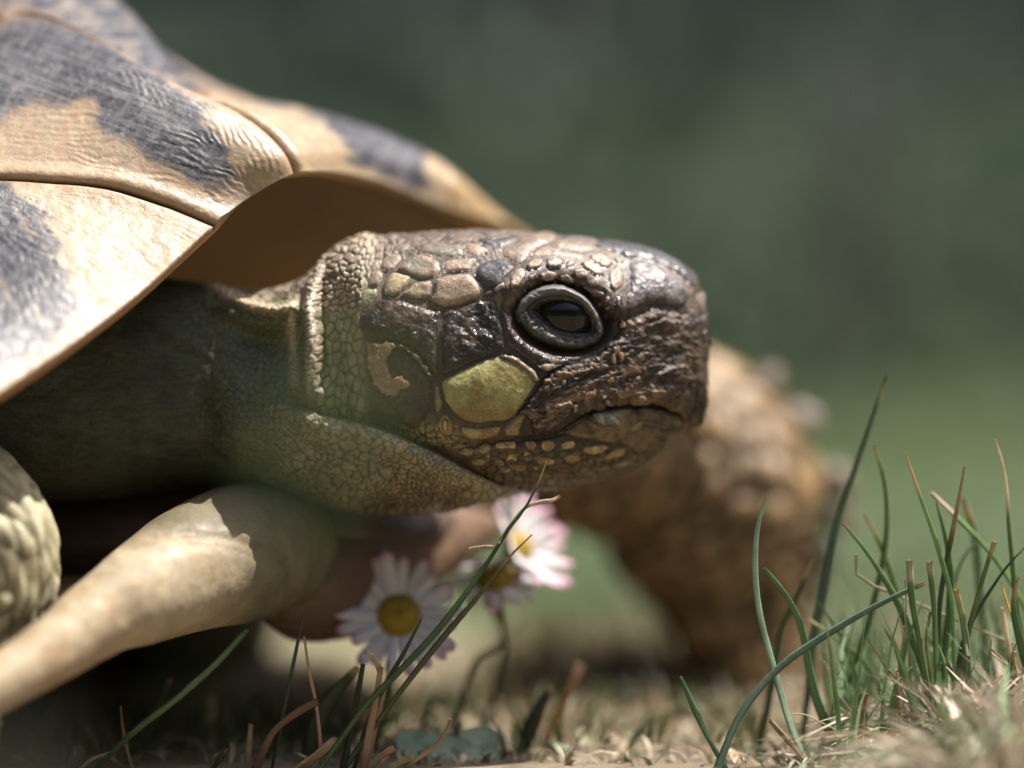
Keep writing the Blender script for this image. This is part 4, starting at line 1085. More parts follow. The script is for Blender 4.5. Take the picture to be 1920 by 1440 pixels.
# ---------------------------------------------------------------- the plastron: the lip of the belly shell under the throat
def plastron():
    V, F, C = [], [], []
    # broad flat slab under the body
    n = 48
    ring = []
    pts = [P3(520, 1085, 330), P3(330, 1120, 80), P3(60, 1240, -150), P3(-300, 1400, -420), P3(-900, 1380, -500), P3(-1600, 1200, 300), P3(-1600, 1100, 1600), P3(-700, 1080, 2100), P3(300, 1040, 1500), P3(800, 1030, 900), P3(860, 1015, 760), P3(720, 1040, 560), P3(600, 1065, 420)]
    loop = cr(pts + [pts[0]], n * 3)[:-1]
    m = len(loop); c = loop.mean(0)
    lv = []
    for (sc_, dz) in ((.05, 40), (.75, 40), (.93, 34), (.985, 14), (1.0, -10), (.985, -40), (.93, -62), (.7, -75), (.05, -75)):
        q = c + (loop - c) * sc_
        q = q.copy(); q[:, 2] += dz
        lv.append(q)
    A = np.array(lv)
    cc = mix([.42, .30, .15], [.20, .12, .06], sstep(.45, .6, fbm(A[..., 0] / 140, A[..., 1] / 140, 3)))
    F = grid_faces(len(lv), m, True).tolist()
    return mk('plastron', A.reshape(-1, 3), F, cc.reshape(-1, 3), M_SHELL, tort)
plas = plastron()
def gular(path, rad, label, flat, colr, seed, up=(0, 1, 0)):
    P, N, s, th = tube(path, rad, 96, 150, flat, up)
    x = np.repeat(s[:, None], 96, 1); y = np.repeat(th[None], 150, 0)
    P = P + N * (5 * (fbm(x / 60, np.cos(y) + 2, seed) - .5) + 0.8 * np.sin(x / 17) * sstep(.35, .7, fbm(x / 90, np.sin(y) + 2, seed + 1)))[..., None]
    qx, qy = to_px(P)
    fr_ = sstep(-.2, .4, -N[..., 1])
    for ln, dep, wd_ in (([(228, 1030), (290, 1006), (360, 998), (440, 1010), (500, 1034), (537, 1058)], 10, 8), ([(330, 1020), (420, 1024), (500, 1050), (530, 1066)], 5, 6), ([(537, 1050), (545, 1085), (540, 1120), (520, 1165)], 10, 7), ([(380, 985), (450, 985), (520, 1015)], 4, 8)):
        gd = seg_dist(qx, qy, ln)[0]
        P = P - N * .7 * (dep * gauss(gd, wd_) * fr_)[..., None]
    C = mix(colr, [.25, .17, .09], .7 * sstep(.45, .7, fbm(x / 90, np.sin(y) * 1.5 + 3, seed + 2)))
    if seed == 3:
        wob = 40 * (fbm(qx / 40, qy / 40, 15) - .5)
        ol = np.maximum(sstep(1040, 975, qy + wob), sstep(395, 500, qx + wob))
        C = mix(C, [.105, .088, .050], .85 * ol)  # upper and right parts painted dark olive for the shade under the throat
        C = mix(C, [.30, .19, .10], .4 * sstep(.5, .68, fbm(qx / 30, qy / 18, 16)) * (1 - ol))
    C = C * (.8 + .4 * fbm(x / 14, y * 6, seed + 5))[..., None]
    V = P.reshape(-1, 3); Cc = C.reshape(-1, 3)
    F = grid_faces(150, 96, True).tolist()
    a, b = len(V), len(V) + 1
    V = np.vstack([V, P[0].mean(0), P[-1].mean(0)]); Cc = np.vstack([Cc, Cc[0], Cc[-1]])
    for j in range(96):
        F.append([a, j, (j + 1) % 96]); F.append([b, 149 * 96 + (j + 1) % 96, 149 * 96 + j])
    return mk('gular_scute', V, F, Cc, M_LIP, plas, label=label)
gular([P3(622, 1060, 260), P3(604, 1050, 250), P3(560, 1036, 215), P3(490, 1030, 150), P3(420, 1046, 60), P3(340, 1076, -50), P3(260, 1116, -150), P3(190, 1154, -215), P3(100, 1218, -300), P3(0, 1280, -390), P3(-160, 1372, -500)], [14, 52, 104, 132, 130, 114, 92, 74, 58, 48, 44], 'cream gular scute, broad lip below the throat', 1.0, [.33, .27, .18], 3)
gular([P3(500, 1085, 210), P3(560, 1095, 260), P3(640, 1085, 350), P3(730, 1050, 470), P3(830, 1008, 600), P3(925, 985, 740)], [60, 112, 122, 104, 76, 28], 'brownish gular scute farther back', 1.0, [.135, .08, .052], 6)
# skin of the chest bulging over the lip
# scales on the far foreleg, each a raised horny lump; spurs on its front edge; claws
def lump(name, p, r, nrm, colr, point=0.0, mat=None, seed=0):
    nrm = np.asarray(nrm, float); nrm /= np.linalg.norm(nrm)
    a = np.cross(nrm, [0, .3, 1]); a /= np.linalg.norm(a); b = np.cross(a, nrm)
    V, C = [], []
    prof = [(1.0, -.35), (1.0, .05), (.86, .26 + .3 * point), (.55, .42 + .9 * point), (.25, .48 + 1.6 * point), (.02, .5 + 2.0 * point)]
    for (rr, hh) in prof:
        for k in range(14):
            t = 2 * math.pi * k / 14
            q = rr * r * (1 + .14 * math.sin(3 * t + seed))
            V.append(p + a * q * math.cos(t) + b * q * 1.15 * math.sin(t) + nrm * hh * r); C.append(np.asarray(colr) * (.7 + .3 * (1 - rr)))
    return mk(name, V, grid_faces(len(prof), 14, True).tolist() + [list(range(70, 84))], C, mat or M_SCALE, body)
legC = cr(fl_path, 60)
for i in range(46):
    t = R_.uniform(.28, .93); q = legC[int(t * 59)]
    d = np.array([R_.uniform(-.7, 1), -1.0, R_.uniform(-.9, 1.0)]); d /= np.linalg.norm(d)
    rad = np.interp(t * 8, range(9), FL_R)
    k = R_.uniform(0, 1)
    lump('leg_scale', q + d * rad * .99, R_.uniform(18, 34), d, (.28 + .13 * k, .17 + .09 * k, .07 + .05 * k), R_.uniform(0, .15), seed=i)
for (px, py, r, d) in ((1560, 900, 40, (1, -.2, -.7)), (1566, 965, 36, (1, -.3, -.9)), (1535, 1050, 34, (1, -.3, -.7)), (1500, 790, 34, (1, -.2, .2)), (1436, 722, 34, (.6, -.2, 1)), (1512, 1110, 28, (1, -.4, -.5))):
    lump('leg_spur', P3(px, py, FAR_Y - 60), r * 1.1, d, (.21, .16, .115), .5, seed=px)
for (px, py) in ((1330, 1298), (1372, 1302), (1416, 1302), (1458, 1296)):
    lump('claw', P3(px, py, FAR_Y - 110), 24, (.25, -1, -.35), (.24, .18, .13), .9, M_HORN, seed=px)

# ---------------------------------------------------------------- plants near the focus plane
def blade_geo(line, width, tipw=.34, green=(.085, .15, .045), tip=(.45, .36, .16), tipfrac=.12, base=None, n=26, cut=False, thick=.30, seed=0, vein=True, gain=1.0, lens=False):
    """line: list of 3-D points tip to base"""
    C = cr(line, n)
    s = np.linspace(0, 1, n)
    T = np.gradient(C, axis=0); T /= np.linalg.norm(T, axis=1)[:, None] + 1e-9
    tw = .5 * math.sin(seed * 1.7) + (s - .5) * math.cos(seed * 2.3) * 1.2
    view = np.stack([np.sin(tw), -np.cos(tw), .0 * s], 1)
    A = np.cross(T, view); A /= np.linalg.norm(A, axis=1)[:, None] + 1e-9
    B = np.cross(A, T)
    wv = width * .5 * (1 if cut else 1) * (np.clip(tipw + (1 - tipw) * np.minimum(1, s / .38) ** .75, 0, 1) if not cut else (.85 + .15 * s)) * (1 + .12 * np.sin(s * 9 + seed))
    if lens: wv = wv * np.interp(s, [0, .04, .10, .22, .31, 1], [.5, 1.1, 1.35, .9, .06, .05])
    ring = [(-1, 0), (-.55, .55 * thick * 2), (0, .25 * thick * 2), (.55, .55 * thick * 2), (1, 0), (.5, -.6 * thick * 2), (-.5, -.6 * thick * 2)]
    V = np.stack([C + A * (wv * a)[:, None] + B * (wv * b)[:, None] for a, b in ring], 1)
    g = np.asarray(green, float) * (gain if not vein else gain * 1.35)
    cc = mix(tip, g, sstep(tipfrac * .5, tipfrac, s + .03 * np.sin(s * 50 + seed)))
    if base is not None: cc = mix(cc, np.asarray(base, float) * np.ones((n, 1)), sstep(.6, 1.0, s))
    cc = np.repeat(cc[:, None], len(ring), 1) * (.85 + .3 * vnoise(np.arange(n) * .5, np.full(n, seed * 1.3), 3))[:, None, None]
    if vein:
        cc[:, 2] *= 1.35; cc[:, 0] *= .9; cc[:, 4] *= .9
    F = grid_faces(n, len(ring), True).tolist() + [list(range(len(ring)))[::-1], [(n - 1) * len(ring) + j for j in range(len(ring))]]
    return V.reshape(-1, 3), F, cc.reshape(-1, 3)
def zl(z, pts, y0, y1, root=True):
    ox, oy, f = z
    n = len(pts); o = []
    for i, (x, y) in enumerate(pts):
        o.append(P3(ox + x / f, oy + y / f, y0 + (y1 - y0) * i / (n - 1)))
    # carry the foot of the stalk down into the turf
    d = o[-1] - o[-2]; d /= np.linalg.norm(d) + 1e-9
    if root and d[2] < -.25 and o[-1][2] > -G - 8:
        o.append(o[-1] + d * (o[-1][2] + G + 8) / -d[2])
    return o
Z4 = (960, 720, 2.0); Z3 = (0, 720, 2.0); ZB = (480, 1200, 3.0); Z6 = (1600, 1080, 6.0)
GRN = (.15, .26, .105); GRY = (.21, .30, .20); DGR = (.045, .075, .03); OLG = (.11, .14, .04); STR = (.38, .27, .15); STR2 = (.30, .205, .115); BRS = (.16, .095, .05); PAL = (.46, .36, .24)
GB = 'grass blades standing in the turf'; DB = 'dry straws in the turf'
def blade(z, pts, wd, y0, y1, label, green=GRN, cut=False, dry=False, root=True, **kw):
    SEED[0] += 1
    V, F, C = blade_geo(zl(z, pts, y0, y1, root), wd, green=green, cut=cut, seed=SEED[0] % 97, **kw)
    o = mk('dry_straw' if dry else 'grass_blade', V, F, C, M_DRY if dry else M_GRASS)
    return tag(o, label, 'straw' if dry else 'grass blade', DB if dry else GB)
blade(Z4, [(957, 420), (922, 530), (911, 660), (918, 790), (935, 890), (960, 985), (1000, 1130), (1040, 1270), (1085, 1380)], 13, -5, 20, 'slim arching green blade standing alone before the far leg', GRY, tipfrac=.03)
blade(Z4, [(945, 690), (1010, 770), (1060, 850), (1095, 950), (1115, 1070), (1155, 1220), (1210, 1345)], 17, 10, 60, 'broader green blade bowed left just below the slim arching one', (.09, .16, .075), tipfrac=.03)
blade(Z4, [(1405, -30), (1345, 150), (1275, 350), (1220, 520), (1170, 770), (1130, 960), (1110, 1150)], 16, 130, 200, 'tallest grey green blade, leaning right past the far leg', (.075, .115, .07), tipfrac=.02)
blade(Z4, [(1360, 230), (1398, 380), (1405, 540), (1380, 720), (1330, 920), (1260, 1120), (1200, 1265)], 13, 110, 160, 'blurred blade bent to the right beside the tallest one', (.07, .12, .045), tipfrac=.03)
blade(Z4, [(1240, 520), (1330, 630), (1405, 745), (1460, 850), (1505, 970), (1540, 1070), (1555, 1200)], 13, 30, 60, 'green blade slanting down to the right into the thatch', (.085, .15, .055), tipfrac=.04)
blade(Z4, [(1475, 255), (1530, 420), (1580, 560), (1622, 700), (1650, 820), (1655, 980)], 9.5, 0, 40, 'thin upright blade with a fine yellow tip', GRN, tip=(.6, .45, .2), tipfrac=.14)
blade(Z4, [(1697, 310), (1680, 410), (1655, 540), (1625, 690), (1605, 820), (1600, 960)], 11, 10, 40, 'dark blade with a frayed brown tip', DGR, tip=(.42, .28, .14), tipfrac=.26)
blade(Z4, [(1570, 405), (1680, 510), (1790, 625), (1870, 740), (1930, 850)], 15, 60, 110, 'thick blade slanting down right with a blunt pale end', (.10, .16, .055), tip=(.40, .34, .22), tipfrac=.1, cut=True)
blade(Z4, [(1812, 205), (1840, 300), (1856, 400), (1862, 520), (1875, 660), (1892, 830), (1920, 1010)], 10, 0, 60, 'long thin blade with a white dried tip at the edge of the clump', (.085, .15, .05), tip=(.7, .6, .42), tipfrac=.28)
blade(Z4, [(1935, 600), (1860, 680), (1790, 780), (1735, 870), (1690, 980), (1670, 1080)], 9, 0, 40, 'dark thin blade leaning right across its neighbours', (.05, .075, .035), tipfrac=.02)
blade(Z4, [(1552, 745), (1440, 795), (1300, 868), (1150, 958), (1030, 1040), (930, 1140), (845, 1260), (775, 1430)], 15, 15, -60, 'long bent blade crossing the others, its cut end pale', (.095, .15, .10), tip=(.75, .58, .44), tipfrac=.035, cut=True)
blade(Z4, [(632, 1095), (680, 1210), (735, 1325), (795, 1430)], 12, 0, 10, 'single short green blade in front of the far foot', (.07, .135, .06), tipfrac=.04)
blade(Z4, [(1320, 490), (1365, 570), (1405, 670), (1440, 780), (1480, 950)], 12, 150, 180, 'blurred olive blade behind the slanting one', OLG, tipfrac=.12)
blade(Z4, [(1490, 660), (1500, 800), (1525, 950), (1548, 1090)], 14, -70, -50, 'soft green blade with a pale stub end rising from the thatch', (.08, .14, .05), cut=True, tip=(.4, .36, .25), tipfrac=.1)
blade(Z4, [(1565, 665), (1580, 800), (1588, 950), (1592, 1080)], 13, -50, -40, 'second stub ended green blade beside the soft one', (.075, .135, .05), cut=True, tip=(.4, .36, .25), tipfrac=.08)
blade(Z4, [(1810, 590), (1775, 700), (1735, 840), (1705, 960), (1690, 1060)], 12, -40, 0, 'olive blade leaning right with a blunt yellowish tip', (.10, .14, .045), cut=True, tip=(.42, .36, .15), tipfrac=.08)
blade(Z4, [(1840, 840), (1852, 930), (1868, 1030), (1875, 1150)], 10, 0, 10, 'short blade with a long white dried end', (.09, .14, .04), tip=(.72, .56, .4), tipfrac=.4, cut=True)
blade(Z4, [(1590, 440), (1622, 560), (1645, 700), (1640, 860), (1625, 1010)], 13, 50, 50, 'soft upright blade behind the frayed one', (.085, .14, .05), tipfrac=.05)
blade(Z4, [(1835, 740), (1860, 830), (1890, 900), (1915, 1010)], 13, -60, -30, 'yellow tipped stubby blade low in the clump', (.14, .14, .03), tip=(.45, .32, .06), tipfrac=.55)
blade(Z4, [(1690, 430), (1735, 560), (1750, 700), (1765, 860)], 22, 190, 200, 'wide pale green blade out of focus at the back of the clump', (.15, .21, .12))
blade(Z4, [(1130, 660), (1070, 790), (1010, 930), (985, 1080), (960, 1200)], 14, 160, 200, 'blurred dark blade before the far foot', (.06, .09, .03))
blade(Z4, [(1110, 880), (1210, 950), (1300, 1020), (1360, 1100), (1420, 1250)], 12, 140, 160, 'blurred blade arching right behind the bowed one', (.08, .12, .045))
blade(Z4, [(1770, 570), (1700, 640), (1660, 740), (1640, 840)], 9, 170, 180, 'faint thin blade behind the yellow tipped upright', (.08, .13, .05))
blade(Z4, [(1665, 770), (1690, 880), (1705, 980), (1710, 1100)], 14, -30, -20, 'short grey green blade folded over its base', (.12, .17, .09), cut=True)
blade(Z4, [(1900, 720), (1880, 830), (1905, 960), (1930, 1060)], 15, -90, -60, 'broad dark blade at the very edge of the clump', (.05, .10, .035))
# thin dry pieces of the clump
for (pts, wd, y0, cc, lb) in (([(160, 710), (260, 860), (350, 1010), (430, 1150), (490, 1250)], 5, 0, PAL, 'fine pale straw leaning over the thatch'), ([(580, 560), (565, 720), (535, 900), (515, 1080)], 6, 10, PAL, 'upright bleached straw between the green blades'),
                             ([(870, 400), (845, 540), (820, 640), (820, 780), (835, 900)], 7, 5, (.30, .28, .08), 'small orange tipped shoot inside the clump'), ([(1680, 350), (1700, 470), (1725, 620), (1750, 800)], 9, 12, PAL, 'short broad straw with a cut top'),
                             ([(490, 1050), (500, 1150), (520, 1300), (520, 1440)], 12, -10, STR, 'stubby straw stump in the thatch'), ([(580, 40), (588, 150), (592, 300), (590, 360)], 3, 12, PAL, 'white thread of straw above the thatch'),
                             ([(750, 345), (800, 410), (850, 475), (870, 520)], 2, 6, PAL, 'hair thin slanting straw'), ([(1520, 850), (1600, 910), (1680, 960)], 4, 0, PAL, 'tiny straw lying crosswise'), ([(1540, 810), (1620, 880), (1710, 960)], 4, 5, PAL, 'tiny straw crossing another one'),
                             ([(1810, 850), (1800, 960), (1830, 1080), (1850, 1250)], 10, 0, (.62, .42, .28), 'pinkish straw by the edge of the clump')):
    blade(Z6, pts, wd, y0, y0 + 20, lb, cc, cut=True, dry=True, tip=cc, vein=False)
for (pts, wd, y0, cc, lb) in (([(1335, 960), (1380, 1030), (1440, 1110), (1480, 1180)], 5, 5, PAL, 'bent pale straw left of the thatch'), ([(965, 1260), (1010, 1310), (1065, 1370)], 11, 0, STR2, 'short brown straw stump beside the arching blade'),
                             ([(1220, 1210), (1290, 1270), (1390, 1335)], 9, 0, PAL, 'shredded straw lying on the ground'), ([(1240, 1310), (1300, 1320), (1370, 1345)], 9, -5, PAL, 'flat straw shred below the other'), ([(1290, 640), (1285, 700), (1330, 745), (1390, 770)], 6, 60, (.42, .36, .24), 'blurred curl of dry grass'),
                             ([(1175, 1040), (1200, 1130), (1260, 1210)], 2.5, 10, PAL, 'hair fine dry fibre curling upward'), ([(1050, 1238), (1100, 1240), (1150, 1265)], 3, 0, PAL, 'thin fibre lying level by the blades'), ([(1325, 1160), (1310, 1260), (1300, 1390)], 15, -30, STR2, 'short upright straw stump at the clump foot')):
    blade(Z4, pts, wd, y0, y0 + 10, lb, cc, cut=True, dry=True, tip=cc, vein=False)
# the blades left of the middle, under the chin
blade(Z3, [(2050, 290), (2010, 390), (1960, 480), (1915, 530), (1860, 620), (1780, 740), (1640, 925), (1500, 1075), (1380, 1195), (1280, 1330), (1200, 1445)], 12, -60, -20, 'long dark green blade leaning up to the chin with a pale tip', (.06, .10, .035), tip=(.62, .46, .24), tipfrac=.07)
blade(Z3, [(1995, 565), (1900, 660), (1790, 800), (1650, 965), (1500, 1155), (1400, 1290), (1290, 1440)], 11, -40, 0, 'second dark blade, parallel below the long one', (.07, .075, .03), tip=(.36, .26, .08), tipfrac=.16)
blade(Z3, [(1588, 865), (1530, 980), (1440, 1140), (1370, 1290), (1340, 1400)], 9, -20, 0, 'thin black green blade crossing the daisy', (.03, .045, .02), tipfrac=.01)
blade(Z3, [(1362, 1050), (1335, 1200), (1300, 1380), (1285, 1440)], 12, -5, 0, 'dark upright stalk cut off below the daisy', (.025, .035, .016), cut=True, tip=(.05, .05, .03))
blade(Z3, [(1140, 860), (1110, 1000), (1070, 1200), (1020, 1440)], 8, -10, 0, 'thin dark blade under the throat', (.03, .045, .025), tipfrac=.01)
blade(Z3, [(925, 925), (800, 1060), (650, 1190), (520, 1290), (360, 1440)], 13, -160, -30, 'green blade leaning right under the belly shell', (.08, .13, .065), tipfrac=.02)
blade(Z3, [(1345, 1060), (1240, 1180), (1180, 1300), (1150, 1440)], 34, 110, 120, 'wide shaded leaf blade behind the dark stalk', (.04, .055, .022))
blade(Z3, [(640, 1100), (600, 1200), (560, 1300), (520, 1440)], 14, 220, 230, 'blurred blade in the shade under the shell', (.05, .08, .03))
blade(Z3, [(850, 1370), (830, 1400), (800, 1440)], 10, -20, 0, 'stubby shaded blade near the frame foot', (.06, .08, .03))
for (pts, wd, y0, cc, lb) in (([(1140, 945), (1160, 1080), (1185, 1200), (1200, 1330), (1205, 1430)], 8, -15, (.36, .22, .15), 'thin reddish dry stalk rising to a point'), ([(1192, 1190), (1110, 1235), (1030, 1300), (985, 1380), (960, 1440)], 15, -25, BRS, 'arched brown dry leaf with a curled end'),
                             ([(1370, 1005), (1410, 1035), (1428, 1088)], 12, -25, PAL, 'pale curled straw hook in front of the daisy'), ([(1428, 1062), (1410, 1180), (1385, 1310), (1360, 1440)], 15, -22, STR2, 'tan straw standing below the daisy'),
                             ([(940, 1275), (935, 1340), (930, 1430)], 12, 0, STR2, 'short tan stump in the shaded grass'), ([(1690, 1258), (1668, 1310), (1640, 1350), (1560, 1410), (1500, 1460)], 9, -10, STR, 'slanting straw with a thread like end'),
                             ([(300, 1445), (350, 1405), (420, 1385)], 9, -30, PAL, 'white straw curved on the shaded turf'), ([(1265, 1335), (1200, 1385), (1130, 1440)], 21, -20, STR, 'thick split straw lying slanted'), ([(1475, 1365), (1430, 1395), (1380, 1440)], 15, -15, STR, 'cut straw end pointing right'),
                             ([(1545, 1398), (1510, 1415), (1450, 1450)], 15, -10, (.40, .36, .15), 'yellowish cut straw beside the other end'), ([(452, 1208), (460, 1290), (475, 1370), (495, 1440)], 8, 0, STR2, 'thin straw standing in the shade'), ([(1460, 1040), (1445, 1130), (1420, 1240)], 10, 40, STR, 'blurred straw behind the daisy petals'),
                             ([(795, 1170), (790, 1290), (780, 1440)], 22, 320, STR, 'blurred tan stalk in front of the lit soil')):
    blade(Z3, pts, wd, y0, y0 + 12, lb, cc, cut=True, dry=True, root=pts[-1][1] > 1200, tip=cc, vein=False)
blade((0, 0, 1.0), [(1050, 930), (1036, 938), (1015, 941), (985, 952), (958, 985), (938, 1020)], 8, -48, -45, 'forked pale scrap of dead grass under the chin', PAL, cut=True, dry=True, root=False, tip=(.6, .42, .28), vein=False)
blade((0, 0, 1.0), [(880, 1030), (900, 1026), (925, 1026)], 7, -62, -58, 'tiny dry bract on the long dark blade', STR, cut=True, dry=True, root=False, tip=PAL, vein=False)
blade((960, 720, 2.0), [(255, 1050), (205, 1170), (150, 1290), (80, 1440)], 26, 330, 330, 'blurred thick brown dead stalk behind the grass', (.34, .20, .09), cut=True, dry=True, tip=(.55, .38, .25), tipfrac=.12, vein=False)
blade((960, 720, 2.0), [(150, 1130), (95, 1230), (30, 1390), (0, 1440)], 30, 250, 250, 'dark folded leaf beside the brown stalk', (.035, .04, .018))
blade((960, 720, 2.0), [(110, 1340), (210, 1390), (330, 1460)], 26, 200, 200, 'broad grey green leaf lying in the corner of stalks', (.20, .22, .14))
# unfocused blades close to the lens
blade((0, 0, 1.0), [(752, 530), (708, 630), (660, 730), (612, 830), (550, 960), (440, 1200), (350, 1440), (290, 1600)], 60, -2700, -2700, 'veil of a green blade out of focus before the neck', (.13, .20, .11), n=60, lens=True)
blade((0, 0, 1.0), [(110, 1385), (60, 1440), (0, 1520), (-60, 1650)], 90, -2500, -2500, 'big pale out of focus leaf in the lower corner', (.11, .125, .095), tip=(.11, .125, .095), n=30)

# ---------------------------------------------------------------- daisies
def daisy(cx, cy, y, nrm, rad, discr, label, npet=24, pink=.4, cup=.0, seed=0, foot=None, droop=0.0, skip=()):
    rr = np.random.RandomState(seed)
    c = P3(cx, cy, y)
    root = empty('daisy', foot if foot is not None else c - [0, 0, c[2] + G], label, 'daisy', 'pink tipped daisies under the chin')
    nrm = np.asarray(nrm, float); nrm /= np.linalg.norm(nrm)
    a = np.cross([0, 0, 1.0], nrm); a /= np.linalg.norm(a); b = np.cross(nrm, a)
    # disc: a dome of florets
    V, C = [], []
    nu, nv = 14, 40
    for i in range(nu):
        r = discr * (1 - i / (nu - 1)); h = discr * .55 * (1 - (r / discr) ** 2)
        for j in range(nv):
            t = 2 * math.pi * j / nv
            bump = 1.6 * math.sin(j * 2.6 + i * 2.1) * (1 if i < nu - 1 else 0)
            V.append(c + a * r * math.cos(t) + b * r * math.sin(t) + nrm * (h + bump))
            k = .75 + .25 * math.sin(j * 2.6 + i * 2.1)
            C.append(np.array([.40, .25, .010]) * k * (1.0 if i > 4 else .85))
    V.append(c - nrm * discr * .3); C.append([.1, .13, .04])
    F = grid_faces(nu, nv, True).tolist() + [[len(V) - 1, (j + 1) % nv, j] for j in range(nv)]
    mk('disc', V, F, C, M_DISC, root)
    for k in range(npet):
        t = 2 * math.pi * (k + rr.uniform(-.25, .25)) / npet
        if any(lo < (t % (2 * math.pi)) < hi for lo, hi in skip): continue
        L = rad * rr.uniform(.86, 1.06); wd = rad * rr.uniform(.17, .24)
        d = a * math.cos(t) + b * math.sin(t); s_ = -a * math.sin(t) + b * math.cos(t)
        cu = cup + rr.uniform(-.12, .12); tw = rr.uniform(-.35, .35)
        V, C = [], []
        n = 9
        for layer in (0, 1):
            for i in range(n):
                f = i / (n - 1)
                rr0 = discr * .7 + f * (L - discr * .7)
                w_ = wd * .5 * (math.sin(min(1, f * 1.25 + .22) * math.pi * .52) if f < .82 else math.sqrt(max(0, 1 - ((f - .82) / .2) ** 2)) * .99)
                h = cu * rr0 * (.3 + .7 * f) - droop * L * f * f
                for sgn in (-1, 0, 1):
                    q = c + d * rr0 + nrm * (h - (0.06 * wd if sgn == 0 else 0) - layer * 1.6) + (s_ * math.cos(tw) + nrm * math.sin(tw)) * w_ * sgn
                    V.append(q)
                    pk = max(0, (f - (1 - pink)) / pink) ** 1.5 * (1.0 if layer else .75) if pink else 0
                    C.append(np.array([.72, .70, .70]) * (1 - pk) + np.array([.60, .16, .34]) * pk)
        F = []
        for i in range(n - 1):
            for j in range(2):
                q = i * 3 + j; F.append([q, q + 1, q + 4, q + 3]); q += n * 3; F.append([q, q + 3, q + 4, q + 1])
        rim = [i * 3 for i in range(n)] + [(n - 1) * 3 + 1] + [i * 3 + 2 for i in range(n - 1, -1, -1)] + [1]
        for i in range(len(rim)):
            x, z = rim[i], rim[(i + 1) % len(rim)]
            F.append([x, z, z + n * 3, x + n * 3])
        mk('petal', V, F, C, M_PETAL, root)
    # green cup and stem
    P_, N_, s_, th_ = tube([c - nrm * discr * .9, c - nrm * discr * .5, c - nrm * 2], [discr * .2, discr * .75, discr * .95], 16, 8)
    mk('calyx', P_.reshape(-1, 3), grid_faces(8, 16, True), np.ones((128, 3)) * [.06, .10, .035], M_GRASS, root)
    f = foot if foot is not None else c - [0, 0, c[2] + G]
    st = [c - nrm * discr * .6, c - nrm * discr * 2.2 + np.array([0, 0, -discr]), (c + f) / 2 + np.array([6, 8, 0]), f]
    P_, N_, s_, th_ = tube(st, [7, 6.5, 6.5, 8], 10, 30)
    mk('stem', P_.reshape(-1, 3), grid_faces(30, 10, True), np.ones((300, 3)) * [.09, .13, .05], M_GRASS, root)
    return root
gz = lambda px, y: np.array([(px - 960) * (D + y) / D, y, -G])
daisy(748, 1155, 235, (.10, -.92, .30), 128, 46, 'open daisy facing the viewer below the throat, half in shade', 22, .26, .16, 3, gz(700, 250))
daisy(930, 1085, 370, (-.10, -.52, .85), 92, 46, 'daisy seen edge on behind the crossing blades, facing upward', 22, .4, .1, 5, gz(845, 390), droop=.25)
daisy(975, 1025, 470, (.72, -.38, .42), 118, 40, 'bright daisy tilted right with deep pink petal tips', 24, .42, .38, 8, gz(905, 485))
# round clover leaves on the ground
def clover(cx, cy, y, r, label, seed):
    root = empty('clover_leaf', gz(cx, y), label, 'clover', 'small round leaves on the turf')
    for k in range(3):
        t = 2 * math.pi * k / 3 + seed
        c = P3(cx, cy, y) + np.array([r * .9 * math.cos(t), r * .5 * math.sin(t), r * .55 * math.sin(t) * .8])
        V, C = [], []
        for ly in (0, 1):
            for i in range(6):
                rr = r * i / 5
                for j in range(20):
                    a = 2 * math.pi * j / 20
                    q = np.array([rr * math.cos(a), rr * .55 * math.sin(a), rr * .75 * math.sin(a) + .18 * rr * abs(math.cos(a)) - ly * 3])
                    V.append(c + q); C.append(np.array([.30, .40, .26]) * (1.0 + .35 * (1 - i / 5)))
        F = grid_faces(6, 20, True).tolist() + [[x[0] + 120, x[3] + 120, x[2] + 120, x[1] + 120] for x in grid_faces(6, 20, True).tolist()]
        F += [[100 + j, 100 + (j + 1) % 20, 220 + (j + 1) % 20, 220 + j] for j in range(20)]
        mk('leaflet', V, F, C, M_GRASS, root)
    P_, N_, s_, th_ = tube([P3(cx, cy, y), P3(cx + 4, cy + 60, y + 5), gz(cx, y)], [4, 4, 5], 8, 12)
    mk('stalk', P_.reshape(-1, 3), grid_faces(12, 8, True), np.ones((96, 3)) * [.1, .15, .06], M_GRASS, root)
clover(798, 1405, 170, 34, 'pale round clover leaf at the foot of the daisies', .3)
clover(882, 1412, 150, 40, 'larger pale clover leaf just right of the other', 1.1)

# ---------------------------------------------------------------- turf, thatch, ground
def ground():
    xs = np.sign(np.linspace(-1, 1, 150)) * np.abs(np.linspace(-1, 1, 150)) ** 3 * 2.2e6 * .5
    ys = np.concatenate([np.linspace(-900000, -80000, 20), np.linspace(-70000, -6000, 30), -5200 + np.linspace(0, 1, 190) ** 3.2 * 1.9e6])
    X, Y = np.meshgrid(xs, ys, indexing='ij')
    Z = np.full(X.shape, -G) + 10 * (fbm(X / 220, Y / 220, 3) - .5) * sstep(60000, 20000, Y)
    Z = Z + .014 * np.maximum(Y - 6000, 0) * sstep(6000, 30000, Y) 
    Z = np.where(Y > 60000, np.minimum(Z, -G + .014 * 54000), Z)
    n1 = fbm(X / 260, Y / 260, 7); n2 = fbm(X / 60, Y / 60, 9)
    C = mix([.12, .095, .065], [.22, .175, .125], n1) * (.7 + .6 * n2)[..., None]
    far = sstep(1500, 5000, Y + 1200 * (fbm(X / 700, Y / 700, 12) - .5))
    far = np.maximum(far, sstep(-2500, -7000, Y))
    C = mix(C, mix([.12, .17, .075], [.17, .21, .10], fbm(X / 2500, Y / 2500, 15)), far)
    return mk('ground', np.stack([X, Y, Z], -1).reshape(-1, 3), grid_faces(150, 240), C.reshape(-1, 3), M_SOIL, kind='structure')
ground()

